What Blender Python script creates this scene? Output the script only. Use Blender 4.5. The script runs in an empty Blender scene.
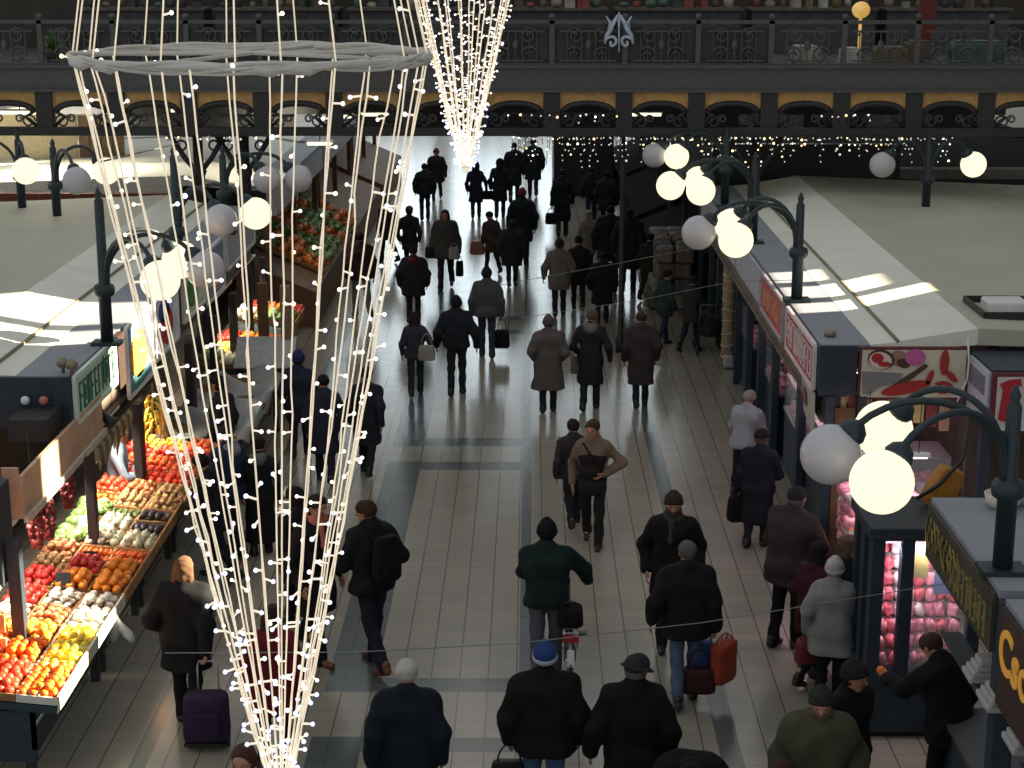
import bpy, bmesh, math, random
import numpy as np
from mathutils import Vector, Matrix
SC = bpy.context.scene
COL = SC.collection
PI = math.pi
rnd = random.Random(11)

# ------------------------------------------------------------------ camera
FPX, EYE = 1680.0, 7.4
PITCH = math.atan(434 / FPX)
YAW = math.asin(18 / FPX * math.cos(PITCH))
FW = Vector((-math.sin(YAW) * math.cos(PITCH), math.cos(YAW) * math.cos(PITCH), -math.sin(PITCH)))
RT = Vector((math.cos(YAW), math.sin(YAW), 0))
UP = RT.cross(FW)
def ray(px, py):
    return FW + RT * ((px - 512) / FPX) - UP * ((py - 384) / FPX)
def atz(px, py, z=0.0):
    d = ray(px, py); t = (z - EYE) / d.z
    return Vector((d.x * t, d.y * t, z))
def aty(px, py, y):
    d = ray(px, py); t = y / d.y
    return Vector((d.x * t, y, EYE + d.z * t))
cam = bpy.data.cameras.new('camera'); camo = bpy.data.objects.new('camera', cam); COL.objects.link(camo)
camo.location = (0, 0, EYE)
camo.rotation_euler = Matrix((RT, UP, -FW)).transposed().to_euler()
cam.sensor_width = 36; cam.lens = 36 * FPX / 1024; cam.clip_end = 400
SC.camera = camo
SC.view_settings.view_transform = 'Standard'; SC.view_settings.look = 'None'
SC.view_settings.exposure = 0; SC.view_settings.gamma = 1

# ------------------------------------------------------------------ materials
MATS = {}
def mat(name, col, rough=.6, metal=0., var=.15, scale=12., bump=0., emit=None, estr=0., spec=.5, alpha=1., trans=0.):
    if name in MATS: return MATS[name]
    m = bpy.data.materials.new(name); m.use_nodes = True
    nt = m.node_tree; b = nt.nodes['Principled BSDF']
    c = tuple(col) + (1,)
    if var > 0:
        tc = nt.nodes.new('ShaderNodeTexCoord'); no = nt.nodes.new('ShaderNodeTexNoise')
        no.inputs['Scale'].default_value = scale; no.inputs['Detail'].default_value = 4
        nt.links.new(tc.outputs['Object'], no.inputs['Vector'])
        rp = nt.nodes.new('ShaderNodeValToRGB')
        rp.color_ramp.elements[0].position = .3; rp.color_ramp.elements[1].position = .7
        rp.color_ramp.elements[0].color = tuple(max(0, x * (1 - var)) for x in col) + (1,)
        rp.color_ramp.elements[1].color = tuple(min(1, x * (1 + var)) for x in col) + (1,)
        nt.links.new(no.outputs['Fac'], rp.inputs['Fac']); nt.links.new(rp.outputs['Color'], b.inputs['Base Color'])
        if bump > 0:
            bp = nt.nodes.new('ShaderNodeBump'); bp.inputs['Strength'].default_value = bump; bp.inputs['Distance'].default_value = .01
            nt.links.new(no.outputs['Fac'], bp.inputs['Height']); nt.links.new(bp.outputs['Normal'], b.inputs['Normal'])
    else:
        b.inputs['Base Color'].default_value = c
    b.inputs['Roughness'].default_value = rough; b.inputs['Metallic'].default_value = metal
    b.inputs['Specular IOR Level'].default_value = spec
    b.inputs['Alpha'].default_value = alpha
    b.inputs['Transmission Weight'].default_value = trans
    if emit:
        b.inputs['Emission Color'].default_value = tuple(emit) + (1,); b.inputs['Emission Strength'].default_value = estr
    MATS[name] = m
    return m
def srgb(r, g, b):
    f = lambda v: ((v / 255 + .055) / 1.055) ** 2.4 if v > 10 else v / 255 / 12.92
    return (f(r), f(g), f(b))
navy = mat('navy_paint', srgb(36, 50, 62), .55)
dgreen = mat('dark_green_iron', srgb(36, 51, 57), .45, .1)
steel = mat('painted_grey_roof', srgb(136, 140, 150), .6, 0, .06, 2)
iron = mat('dark_iron', srgb(80, 80, 81), .55, .1)
ironb = mat('black_iron', srgb(44, 44, 45), .55, .1)
tan = mat('ochre_wall_paint', srgb(196, 156, 100), .8)
wood = mat('crate_wood', srgb(150, 108, 66), .8, 0, .3, 6)
woodd = mat('brown_wood', srgb(110, 78, 52), .7, 0, .3, 5)
white = mat('white_plastic', srgb(225, 225, 225), .4, 0, .04)
paper = mat('white_paper', srgb(215, 215, 212), .8, 0, .05)
chrome = mat('bare_steel', (.5, .5, .5), .3, .9, .05)
blackp = mat('black_plastic', (.012, .012, .013), .4, 0, .1)
glass = mat('display_glass', (.9, .95, .95), .05, 0, 0, alpha=.14)
cream = mat('cream_roof', srgb(226, 226, 214), .65, 0, .07, 1.2)
olive = mat('olive_roof', srgb(182, 181, 164), .7, 0, .08, .6)

# ------------------------------------------------------------------ mesh builder
class MB:
    def __init__(s): s.v = []; s.f = []; s.m = []; s.sm = []; s.cur = 0; s.smooth = False
    def add(s, vs, fs, smooth=None):
        o = len(s.v); s.v += [tuple(v) for v in vs]
        for f in fs:
            s.f.append(tuple(i + o for i in f)); s.m.append(s.cur); s.sm.append(s.smooth if smooth is None else smooth)
        return s
    def mat(s, i): s.cur = i; return s
    def box(s, c, d, R=None):
        x, y, z = d[0] / 2, d[1] / 2, d[2] / 2
        vs = [Vector((a * x, b * y, e * z)) for a in (-1, 1) for b in (-1, 1) for e in (-1, 1)]
        if R is not None: vs = [R @ v for v in vs]
        c = Vector(c)
        return s.add([v + c for v in vs], [(0, 1, 3, 2), (4, 6, 7, 5), (0, 4, 5, 1), (2, 3, 7, 6), (0, 2, 6, 4), (1, 5, 7, 3)], False)
    def box2(s, a, b):
        return s.box([(a[i] + b[i]) / 2 for i in range(3)], [abs(b[i] - a[i]) for i in range(3)])
    def hexa(s, p):  # 8 points: bottom 4 ccw, top 4 ccw
        return s.add(p, [(3, 2, 1, 0), (4, 5, 6, 7), (0, 1, 5, 4), (1, 2, 6, 5), (2, 3, 7, 6), (3, 0, 4, 7)], False)
    def bar(s, p0, p1, w, h=None, upv=(0, 0, 1)):
        p0 = Vector(p0); p1 = Vector(p1); d = p1 - p0; L = d.length
        if L < 1e-6: return s
        d.normalize(); u = Vector(upv)
        if abs(d.dot(u)) > .98: u = Vector((0, 1, 0))
        r = d.cross(u).normalized(); u = r.cross(d)
        R = Matrix((r, d, u)).transposed()
        return s.box((p0 + p1) / 2, (w, L, h or w), R)
    def tube(s, pts, r, n=8, cap=True, closed=False):
        pts = [Vector(p) for p in pts]; k = len(pts)
        rs = r if isinstance(r, (list, tuple)) else [r] * k
        vs = []; prev = None
        for i, p in enumerate(pts):
            a = pts[(i - 1) % k] if (i > 0 or closed) else p
            b = pts[(i + 1) % k] if (i < k - 1 or closed) else p
            d = (b - a)
            d = d.normalized() if d.length > 1e-9 else Vector((0, 0, 1))
            if prev is None:
                u = Vector((0, 0, 1)) if abs(d.z) < .9 else Vector((1, 0, 0))
                u = (u - d * u.dot(d)).normalized()
            else:
                u = prev - d * prev.dot(d)
                u = u.normalized() if u.length > 1e-6 else Vector((1, 0, 0))
            prev = u; w = d.cross(u)
            for j in range(n):
                t = 2 * PI * j / n
                vs.append(p + (u * math.cos(t) + w * math.sin(t)) * rs[i])
        fs = []
        for i in range(k if closed else k - 1):
            i2 = (i + 1) % k
            for j in range(n):
                j2 = (j + 1) % n
                fs.append((i * n + j, i * n + j2, i2 * n + j2, i2 * n + j))
        if cap and not closed:
            fs.append(tuple(range(n - 1, -1, -1))); fs.append(tuple((k - 1) * n + j for j in range(n)))
        return s.add(vs, fs, True)
    def lathe(s, prof, c=(0, 0, 0), n=16, R=None):
        vs = []; c = Vector(c)
        for r, z in prof:
            for j in range(n):
                t = 2 * PI * j / n; v = Vector((r * math.cos(t), r * math.sin(t), z))
                vs.append((R @ v if R is not None else v) + c)
        fs = [(i * n + j, i * n + (j + 1) % n, (i + 1) * n + (j + 1) % n, (i + 1) * n + j) for i in range(len(prof) - 1) for j in range(n)]
        fs.append(tuple(range(n - 1, -1, -1))); fs.append(tuple((len(prof) - 1) * n + j for j in range(n)))
        return s.add(vs, fs, True)
    def ball(s, c, r, n=12, m=8, sq=(1, 1, 1)):
        pr = [(max(1e-4, math.sin(PI * i / m)), -math.cos(PI * i / m)) for i in range(m + 1)]
        vs = []
        for q, z in pr:
            for j in range(n):
                t = 2 * PI * j / n
                vs.append((c[0] + r * sq[0] * q * math.cos(t), c[1] + r * sq[1] * q * math.sin(t), c[2] + r * sq[2] * z))
        fs = [(i * n + j, i * n + (j + 1) % n, (i + 1) * n + (j + 1) % n, (i + 1) * n + j) for i in range(m) for j in range(n)]
        return s.add(vs, fs, True)
    def prism(s, pts, a, b, fn):  # 2d outline pts extruded from a to b through fn(u, v, w)
        n = len(pts)
        vs = [fn(u, v, a) for u, v in pts] + [fn(u, v, b) for u, v in pts]
        fs = [tuple(range(n)), tuple(range(2 * n - 1, n - 1, -1))] + [(i, i + n, (i + 1) % n + n, (i + 1) % n) for i in range(n)]
        return s.add(vs, fs, False)
    def build(s, name, mats, parent=None, origin=None, bevel=0, kind=None):
        me = bpy.data.meshes.new(name)
        o = Vector(origin) if origin is not None else None
        if o is None and parent is not None: o = WORLDPOS.get(parent.name, Vector())
        if o is None: o = Vector()
        me.from_pydata([(v[0] - o.x, v[1] - o.y, v[2] - o.z) for v in s.v], [], s.f)
        if not isinstance(mats, (list, tuple)): mats = [mats]
        for m in mats: me.materials.append(m)
        me.polygons.foreach_set('material_index', s.m); me.polygons.foreach_set('use_smooth', s.sm)
        bm = bmesh.new(); bm.from_mesh(me); bmesh.ops.recalc_face_normals(bm, faces=bm.faces); bm.to_mesh(me); bm.free()
        me.update()
        ob = bpy.data.objects.new(name, me); COL.objects.link(ob)
        if parent is not None: ob.parent = parent; WORLDPOS[ob.name] = o
        else: ob.location = o; WORLDPOS[ob.name] = o
        if kind: ob['kind'] = kind
        if bevel:
            bv = ob.modifiers.new('edge', 'BEVEL'); bv.width = bevel; bv.segments = 2; bv.limit_method = 'ANGLE'
        return ob
WORLDPOS = {}
def tag(o, label, cat, group=None):
    o['label'] = label; o['category'] = cat
    if group: o['group'] = group
    return o
def thing(name, loc, label, cat, group=None, rz=0):
    o = bpy.data.objects.new(name, None); COL.objects.link(o); o.location = loc; o.rotation_euler = (0, 0, rz)
    o.empty_display_size = .1; WORLDPOS[o.name] = Vector(loc)
    return tag(o, label, cat, group)
def copytree(o, parent=None):
    c = o.copy(); COL.objects.link(c)
    if parent is not None: c.parent = parent
    WORLDPOS[c.name] = WORLDPOS.get(o.name, Vector())
    for ch in list(o.children):
        copytree(ch, c)
    return c
def lettering(body, size, loc, R, m, parent, extr=.006, shear=0, name='lettering', spacing=1.):
    cu = bpy.data.curves.new(name, 'FONT'); cu.body = body; cu.size = size; cu.extrude = extr; cu.shear = shear
    cu.space_character = spacing; cu.offset = .004 * size * 4
    cu.materials.append(m)
    tmp = bpy.data.objects.new(name, cu); COL.objects.link(tmp)
    dg = bpy.context.evaluated_depsgraph_get(); me = bpy.data.meshes.new_from_object(tmp.evaluated_get(dg)); bpy.data.objects.remove(tmp)
    o = bpy.data.objects.new(name, me); COL.objects.link(o); o.parent = parent
    M = R.to_4x4(); M.translation = Vector(loc) - WORLDPOS[parent.name]
    o.matrix_local = M
    return o

# ------------------------------------------------------------------ smooth-union solids (one closed surface)
def caps(P, a, b, ra, rb):
    a = np.array(a, float); b = np.array(b, float); ba = b - a; L = max(1e-9, ba @ ba)
    t = np.clip(((P - a) @ ba) / L, 0, 1)
    return np.linalg.norm(P - a - t[:, None] * ba, axis=1) - (ra + (rb - ra) * t)
def ell(P, c, r):
    q = (P - np.array(c)) / np.array(r)
    k = np.linalg.norm(q, axis=1)
    return (k - 1) * min(r) * .999
def smin(a, b, k):
    h = np.clip(.5 + .5 * (b - a) / k, 0, 1)
    return b + (a - b) * h - k * h * (1 - h)
def nets(fn, lo, hi, h):
    lo = np.array(lo, float); n = np.maximum(3, np.ceil((np.array(hi) - lo) / h).astype(int) + 1)
    gx, gy, gz = [lo[i] + h * np.arange(n[i]) for i in range(3)]
    G = np.stack(np.meshgrid(gx, gy, gz, indexing='ij'), -1).reshape(-1, 3)
    F = fn(G).reshape(n); S = F < 0
    c = n - 1; acc = np.zeros(tuple(c) + (3,)); cnt = np.zeros(tuple(c))
    cor = [(i, j, k) for i in (0, 1) for j in (0, 1) for k in (0, 1)]
    sl = lambda A, o: A[o[0]:o[0] + c[0], o[1]:o[1] + c[1], o[2]:o[2] + c[2]]
    for p in cor:
        for ax in range(3):
            if p[ax]: continue
            q = list(p); q[ax] = 1
            fa, fb = sl(F, p), sl(F, q); cr = sl(S, p) != sl(S, q)
            t = np.where(cr, fa / np.where(cr, fa - fb, 1), 0)
            for e in range(3):
                acc[..., e] += np.where(cr, p[e] + (t if e == ax else 0), 0)
            cnt += cr
    act = cnt > 0; ids = -np.ones(tuple(c), int); ids[act] = np.arange(act.sum())
    I = np.argwhere(act); V = lo + h * (I + acc[act] / cnt[act][:, None])
    Q = []
    for ax in range(3):
        a1, a2 = (ax + 1) % 3, (ax + 2) % 3
        d = [slice(None)] * 3; e = [slice(None)] * 3
        d[ax] = slice(0, n[ax] - 1); e[ax] = slice(1, n[ax])
        A, B = S[tuple(d)], S[tuple(e)]
        E = np.argwhere(A != B)
        if len(E) == 0: continue
        ok = (E[:, a1] > 0) & (E[:, a2] > 0) & (E[:, a1] < n[a1] - 1) & (E[:, a2] < n[a2] - 1); E = E[ok]
        fl = A[E[:, 0], E[:, 1], E[:, 2]]
        def cell(o1, o2):
            X = E.copy(); X[:, a1] -= o1; X[:, a2] -= o2
            return ids[X[:, 0], X[:, 1], X[:, 2]]
        q = np.stack([cell(1, 1), cell(0, 1), cell(0, 0), cell(1, 0)], 1)
        q[~fl] = q[~fl][:, ::-1]
        Q.append(q)
    return V, (np.concatenate(Q) if Q else np.zeros((0, 4), int))
def solid(prims, h, k=.03, clip=None, noise=None, pad=.03):
    """prims: (a, b, ra, rb) capsules; returns vertices and quads of their smooth union."""
    A = np.array([[min(p[0][i] - p[2], p[1][i] - p[3]) for i in range(3)] for p in prims]).min(0) - pad
    B = np.array([[max(p[0][i] + p[2], p[1][i] + p[3]) for i in range(3)] for p in prims]).max(0) + pad
    def fn(P):
        d = None
        for p in prims:
            x = caps(P, *p[:4])
            kk = p[4] if len(p) > 4 else k
            d = x if d is None else smin(d, x, kk)
        if noise:
            am, fr, sd = noise
            d = d + am * (np.sin(fr * (P[:, 2] + .4 * P[:, 0]) + sd) * np.sin(fr * .7 * (P[:, 0] - .5 * P[:, 1]) + 2 * sd) + .6 * np.sin(fr * 1.9 * (P[:, 2] * .6 + P[:, 1]) + sd * 3))
        if clip is not None:
            d = clip(P, d)
        return d
    return nets(fn, A, B, h)
def solid_obj(name, VQ, m, parent=None, extra=None):
    V, Q = VQ
    me = bpy.data.meshes.new(name)
    vs = V.tolist(); fs = Q.tolist()
    if extra:
        for ev, ef in extra:
            o = len(vs); vs += [tuple(v) for v in ev]; fs += [tuple(i + o for i in f) for f in ef]
    me.from_pydata(vs, [], fs); me.materials.append(m)
    me.polygons.foreach_set('use_smooth', [True] * len(me.polygons)); me.update()
    o = bpy.data.objects.new(name, me); COL.objects.link(o)
    if parent is not None: o.parent = parent
    return o
# ================================================================== people
SKIN = mat('skin', srgb(178, 128, 104), .55, 0, .05, 20)
LIP = mat('lips', srgb(130, 70, 62), .5, 0, 0)
EYEM = mat('eye_dark', (.02, .015, .012), .2, 0, 0)
SHOEM = mat('black_leather', (.014, .013, .013), .4, 0, .1)
SHOEB = mat('brown_leather', srgb(104, 66, 46), .5, 0, .1)
CLOTH = {}
def cloth(c, rough=.85):
    k = tuple(round(x) for x in c)
    if k not in CLOTH: CLOTH[k] = mat('cloth_%d_%d_%d' % k, srgb(*k), rough, 0, .12, 9, .15, spec=.2)
    return CLOTH[k]
def hand_mesh(grip):
    """palm and five fingers, pointing -Z from the wrist, palm facing +X, thumb towards +Y."""
    m = MB()
    m.ball((0, 0, -.045), 1, 10, 8, (.016, .040, .052))
    m.tube([(0, 0, .02), (0, 0, -.02)], [.026, .03], 8)
    ln = [.074, .082, .076, .058]
    for i in range(4):
        y = .030 - .020 * i; L = ln[i]; p = Vector((0, y, -.085)); ang = .15 if not grip else .7
        pts = [p + Vector((0, 0, .02)), p.copy()]
        for sgm, fr in enumerate((.45, .32, .23)):
            d = Vector((math.sin(ang), 0, -math.cos(ang))); p = p + d * L * fr; pts.append(p.copy())
            ang += .28 if not grip else 1.0
        m.tube(pts, [.009, .0098, .009, .008, .006], 6)
    m.tube([(.004, .028, -.025), (.016, .052, -.05), (.024, .056, -.078), (.03, .05, -.098)] if not grip else
           [(.004, .028, -.025), (.02, .05, -.05), (.036, .044, -.072), (.046, .026, -.082)], [.013, .0125, .0105, .007], 6)
    return m.v, m.f
HANDS = {False: hand_mesh(False), True: hand_mesh(True)}

def ik(S, T, l1, l2, hint):
    d = T - S; L = d.length
    mx = (l1 + l2) * .995
    if L > mx: d = d * (mx / L); T = S + d; L = mx
    L = max(L, abs(l1 - l2) + .02)
    a = (l1 * l1 - l2 * l2 + L * L) / (2 * L); hh = math.sqrt(max(0, l1 * l1 - a * a))
    dn = d.normalized(); pv = hint - dn * hint.dot(dn)
    pv = pv.normalized() if pv.length > 1e-5 else Vector((0, -1, 0))
    return S + dn * a + pv * hh, T
ARMS = {  # wrist target (side, forward, up) in metres for a 1.75 m figure, elbow hint (side, forward, up)
    'down': ((.27, .03, .84), (.5, -1, 0)), 'swf': ((.26, .17, .88), (.4, -1, 0)), 'swb': ((.26, -.13, .86), (.4, -1, 0)),
    'pocket': ((.23, .12, .95), (.45, -1, 0)), 'hip': ((.17, .10, 1.02), (1, -.25, 0)), 'front': ((.08, .30, 1.06), (.7, -.5, -.5)),
    'chest': ((.02, .24, 1.22), (.8, -.3, -.5)), 'bag': ((.27, .0, .80), (.5, -1, 0)), 'reach': ((.14, .52, 1.15), (.5, -.3, -1)),
    'bar': ((.40, .34, 1.00), (.8, -.5, -.2)), 'barin': ((.10, .40, 1.00), (.8, -.5, -.2)), 'pull': ((.24, -.24, .86), (.5, -1, 0)), 'out': ((.33, .04, .87), (.5, -1, 0)),
    'up': ((.10, .22, 1.42), (.8, 0, -.8)),
}
PEOPLE = []
def person(label, px, yh, yf=None, h=1.70, hd=0, coat=(20, 22, 24), L=.80, pants=(24, 25, 30), head='short', hair=(40, 30, 24),
           arms=('down', 'down'), gait=None, lean=.04, bulk=0., look=0, nod=.1, shoes=None, face=False, scarf=None, flare=0., collar=None,
           hat=None, top=None, female=False, seed=None, hatcol=None, grip=(False, False), pos=None, strap=None, beard=None, group=None):
    sd = len(PEOPLE) * 1.37 + 1; r = random.Random(int(sd * 100))
    if pos is not None: base = Vector(pos)
    elif yf is not None:
        base = atz(px, yf); h = min(1.92, max(1.48, aty(px, yh, base.y).z))
    else:
        q = atz(px, yh + 2, h - .02); base = Vector((q.x, q.y, 0))
        base -= Vector((-math.sin(math.radians(hd)), math.cos(math.radians(hd)), 0)) * lean * .7
    base.z = 0
    s = h / 1.75; V3 = lambda *a: Vector(a)
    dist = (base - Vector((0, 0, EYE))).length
    haze_lift = 1 + .5 * min(1, max(0, (dist - 17) / 9)); coat = tuple(min(230, v * (haze_lift if max(coat) < 60 else 1)) for v in coat); pants = tuple(min(230, v * (haze_lift if max(pants) < 60 else 1)) for v in pants)  # dark clothes lightened with distance to imitate haze
    vox = min(.026, max(.0125, dist * .00072))
    if gait is None: gait = r.choice((.5, -.5, .35, -.4))
    # ---- joints
    hipz = .92 * s; J = {}
    fw = []
    for sg in (-1, 1):
        ph = gait * sg; th = ph * .42; kf = .08 + max(0, -ph) * .7
        hp = V3(sg * .09 * s, 0, hipz); kn = hp + V3(sg * .01, math.sin(th), -math.cos(th)) * .43 * s
        sh = th - kf; an = kn + V3(0, math.sin(sh), -math.cos(sh)) * .42 * s
        fw.append([hp, kn, an, sh])
    dz = min(f[2].z for f in fw) - .075 * s
    for f in fw:
        for i in range(3): f[i] = f[i] - V3(0, 0, dz)
    hipz -= dz
    pel = V3(0, 0, hipz); sp = V3(0, math.sin(lean), math.cos(lean))
    at = lambda u, x=0, y=0: pel + sp * (u * s) + V3(x * s, y * s, 0)
    sw = .165 if female else .185
    shl = [at(.455, -sw), at(.455, sw)]
    wr, el = [], []
    for i, sg in enumerate((-1, 1)):
        tg, hint = ARMS[arms[i]] if isinstance(arms[i], str) else arms[i]
        T = V3(sg * (tg[0] + bulk * .6) * s, (tg[1] + math.sin(lean) * .3) * s, tg[2] * s - dz)
        if isinstance(arms[i], str) and arms[i] in ('down', 'bag'): T += V3(0, r.uniform(-.05, .07), r.uniform(-.01, .03))
        e, w = ik(shl[i] + V3(sg * .01, 0, 0), T, .30 * s, .27 * s, V3(sg * hint[0], hint[1], hint[2]))
        el.append(e); wr.append(w)
    hs = (.5 + .5 * s) * 1.05
    # ---- head frame
    nod_m = Matrix.Rotation(math.radians(look), 3, 'Z') @ Matrix.Rotation(-nod - lean * .5, 3, 'X')
    nb = at(.53)
    hc = nb + nod_m @ V3(0, .02, .135 * hs)
    HP = lambda x, y, z: hc + nod_m @ V3(x * hs, y * hs, z * hs)
    c = lambda a, b, ra, rb, k=None: (tuple(a), tuple(b), ra, rb) if k is None else (tuple(a), tuple(b), ra, rb, k)
    # ---- body (skin): one continuous surface
    B = [c(at(.05, -.05), at(.05, .05), .10 * s, .10 * s), c(at(.05), at(.42), .10 * s, .10 * s), c(at(.42, -.10), at(.42, .10), .065 * s, .065 * s), c(at(.52), at(.44, -.13), .05 * s, .045 * s), c(at(.52), at(.44, .13), .05 * s, .045 * s)]
    for i in range(2):
        B += [c(shl[i], el[i], .048 * s, .036 * s), c(el[i], wr[i], .036 * s, .026 * s)]
        hp, kn, an, sh = fw[i]
        B += [c(hp, kn, .072 * s, .05 * s), c(kn, an, .05 * s, .034 * s), c(an, an + V3(0, .08, -.045) * s, .034 * s, .026 * s)]
    B += [c(at(.50), hc - nod_m @ V3(0, .02, .04), .055 * hs, .052 * hs, .02),
          c(HP(0, -.022, .03), HP(0, .018, .03), .082 * hs, .078 * hs, .03), c(HP(0, .03, -.05), HP(0, .045, -.075), .052 * hs, .036 * hs, .04)]
    B += [c(HP(0, .088, .012), HP(0, .106, -.018), .008 * hs, .013 * hs, .012)]
    for sg in (-1, 1): B += [c(HP(sg * .078, -.008, .018), HP(sg * .076, -.004, -.016), .013, .010, .008), c(HP(sg * .03, .085, .03), HP(sg * .012, .088, .028), .009, .009, .012)]
    ex = []
    for i, sg in enumerate((-1, 1)):
        d = (wr[i] - el[i]).normalized()
        z = -d; inw = V3(-sg, 0, 0) if abs(d.x) < .8 else V3(0, 0, -1)
        x = (inw - z * inw.dot(z)).normalized(); y = z.cross(x)
        if sg > 0: y = -y
        if y.y < 0 and abs(y.y) > .3: y = -y
        R = Matrix((x, y, z)).transposed(); hv, hf = HANDS[grip[i]]
        ex.append([[tuple(wr[i] + R @ (Vector(v) * s)) for v in hv], hf])
    ob = solid_obj('person', solid(B, min(vox, .02), .03), SKIN, None, ex)
    ob.location = base; ob.rotation_euler = (0, 0, math.radians(hd)); WORLDPOS[ob.name] = base
    tag(ob, label, 'person', group)
    # ---- coat
    bk = .022 + bulk
    C = [c(at(.415, -.095), at(.415, .095), (.082 + bk) * s, (.082 + bk) * s), c(at(.525, -.02, -.01), at(.445, -sw + .03), (.066 + bk * .3) * s, (.06 + bk * .4) * s), c(at(.525, .02, -.01), at(.445, sw - .03), (.066 + bk * .3) * s, (.06 + bk * .4) * s),
         c(at(.33, -.075), at(.33, .075), (.115 + bk) * s, (.115 + bk) * s),
         c(at(.16, -.06), at(.16, .06), (.11 + bk) * s, (.11 + bk) * s), c(at(.0, -.07), at(.0, .07), (.115 + bk) * s, (.115 + bk) * s)]
    hem = L * s
    if hem < .84 * s:
        mid = (fw[0][1] + fw[1][1]) / 2
        C += [c(V3(-.07 * s, mid.y * .3, hipz - .08), V3(-.075 * s - flare, mid.y * .6, hem - .05), (.12 + bk) * s, (.125 + bk + flare) * s),
              c(V3(.07 * s, mid.y * .3, hipz - .08), V3(.075 * s + flare, mid.y * .6, hem - .05), (.12 + bk) * s, (.125 + bk + flare) * s)]
    for i in range(2):
        C += [c(shl[i], el[i], (.056 + bk * .8) * s, (.047 + bk * .7) * s, .05), c(el[i], wr[i], (.048 + bk * .8) * s, (.038 + bk * .5) * s, .03)]
    C += [c(at(.52, 0, -.01), at(.555, 0, -.012), .072 * s + bk * .5, .07 * s + bk * .4, .03)]
    cut = hipz + (hem - .92 * s) if hem > .8 * s else hem
    wz = max(w.z for w in wr)
    arms_box = [(np.array(shl[i]), np.array(el[i]), np.array(wr[i])) for i in range(2)]
    def clipc(P, d):
        m = cut - P[:, 2]
        near = np.minimum.reduce([np.minimum(caps(P, a, b, .06 * s, .05 * s), caps(P, b, w, .05 * s, .04 * s)) for a, b, w in arms_box])
        return np.maximum(d, np.minimum(m, near - bk))
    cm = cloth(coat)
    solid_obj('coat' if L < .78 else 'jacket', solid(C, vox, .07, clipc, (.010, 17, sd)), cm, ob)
    # ---- trousers
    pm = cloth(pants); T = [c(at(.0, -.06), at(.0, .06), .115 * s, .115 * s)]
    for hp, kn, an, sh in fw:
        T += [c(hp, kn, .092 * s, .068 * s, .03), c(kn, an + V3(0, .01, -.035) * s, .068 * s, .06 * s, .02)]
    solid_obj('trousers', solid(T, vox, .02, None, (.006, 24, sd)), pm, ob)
    # ---- shoes
    for hp, kn, an, sh in fw:
        pit = min(0, sh * .8 + .1); d = V3(0, math.cos(pit), math.sin(pit))
        S = [c(an + V3(0, -.03, -.035) * s, an + d * .15 * s + V3(0, 0, -.045 * s), .042 * s, .036 * s), c(an + V3(0, 0, .02), an + V3(0, .02, -.03), .05 * s, .045 * s)]
        fl = min(an.z + (d.z * .15 - .045) * s - .036 * s, an.z - .073 * s)
        solid_obj('shoe', solid(S, min(vox, .018), .02, lambda P, dd, fl=fl: np.maximum(dd, fl - P[:, 2])), shoes or SHOEM, ob)
    # ---- head wear and hair
    Minv = np.array(nod_m.transposed()); hcn = np.array(hc)
    def headclip(n, off):
        n = np.array(n) / np.linalg.norm(n)
        def f(P, d):
            q = ((P - hcn) @ Minv.T) / hs
            return np.maximum(d, q @ n - off)
        return f
    hv = min(vox, .016); hm = cloth(hair)
    if head in ('short', 'bald', 'long', 'bun', 'bob'):
        if head != 'bald':
            H = [c(HP(0, -.026, .036), HP(0, .016, .044), .089 * hs, .083 * hs)]
            off = .045
            if head in ('long', 'bob'):
                dn = -.14 if head == 'long' else -.06
                for sg in (-1, 1): H.append(c(HP(sg * .045, -.03, .0), HP(sg * .06, -.045, dn - .02), .052 * hs, .045 * hs))
                H.append(c(HP(0, -.05, 0), HP(0, -.06, dn - .05), .07 * hs, .05 * hs)); off = .05
            if head == 'bun': H.append(c(HP(0, -.10, .07), HP(0, -.115, .075), .04 * hs, .036 * hs))
            solid_obj('hair', solid(H, hv, .02, headclip((0, .86, -.5) if head in ('short', 'bun') else (0, 1, -.25), off if head in ('short', 'bun') else .055), (.003, 60, sd)), hm, ob)
    hc_m = cloth(hatcol or hair)
    if head == 'beanie':
        solid_obj('beanie', solid([c(HP(0, -.026, .045), HP(0, .014, .05), .096 * hs, .09 * hs), c(HP(0, -.02, .10), HP(0, -.02, .12), .055 * hs, .045 * hs)], hv, .03, headclip((0, .42, -1), -.004), (.002, 70, sd)), hc_m, ob)
        solid_obj('hat_band', solid([c(HP(0, -.026, .03), HP(0, .018, .04), .103 * hs, .096 * hs)], hv, .02,
                  lambda P, d: np.maximum(d, np.abs(((P - hcn) @ Minv.T) @ np.array((0, -.39, .92)) / hs - .028) - .022)), hc_m if hat is None else cloth(hat), ob)
        solid_obj('hair', solid([c(HP(0, -.026, .01), HP(0, -.0, .01), .088 * hs, .086 * hs)], hv, .02, headclip((0, 1, .3), .0)), hm, ob)
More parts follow.
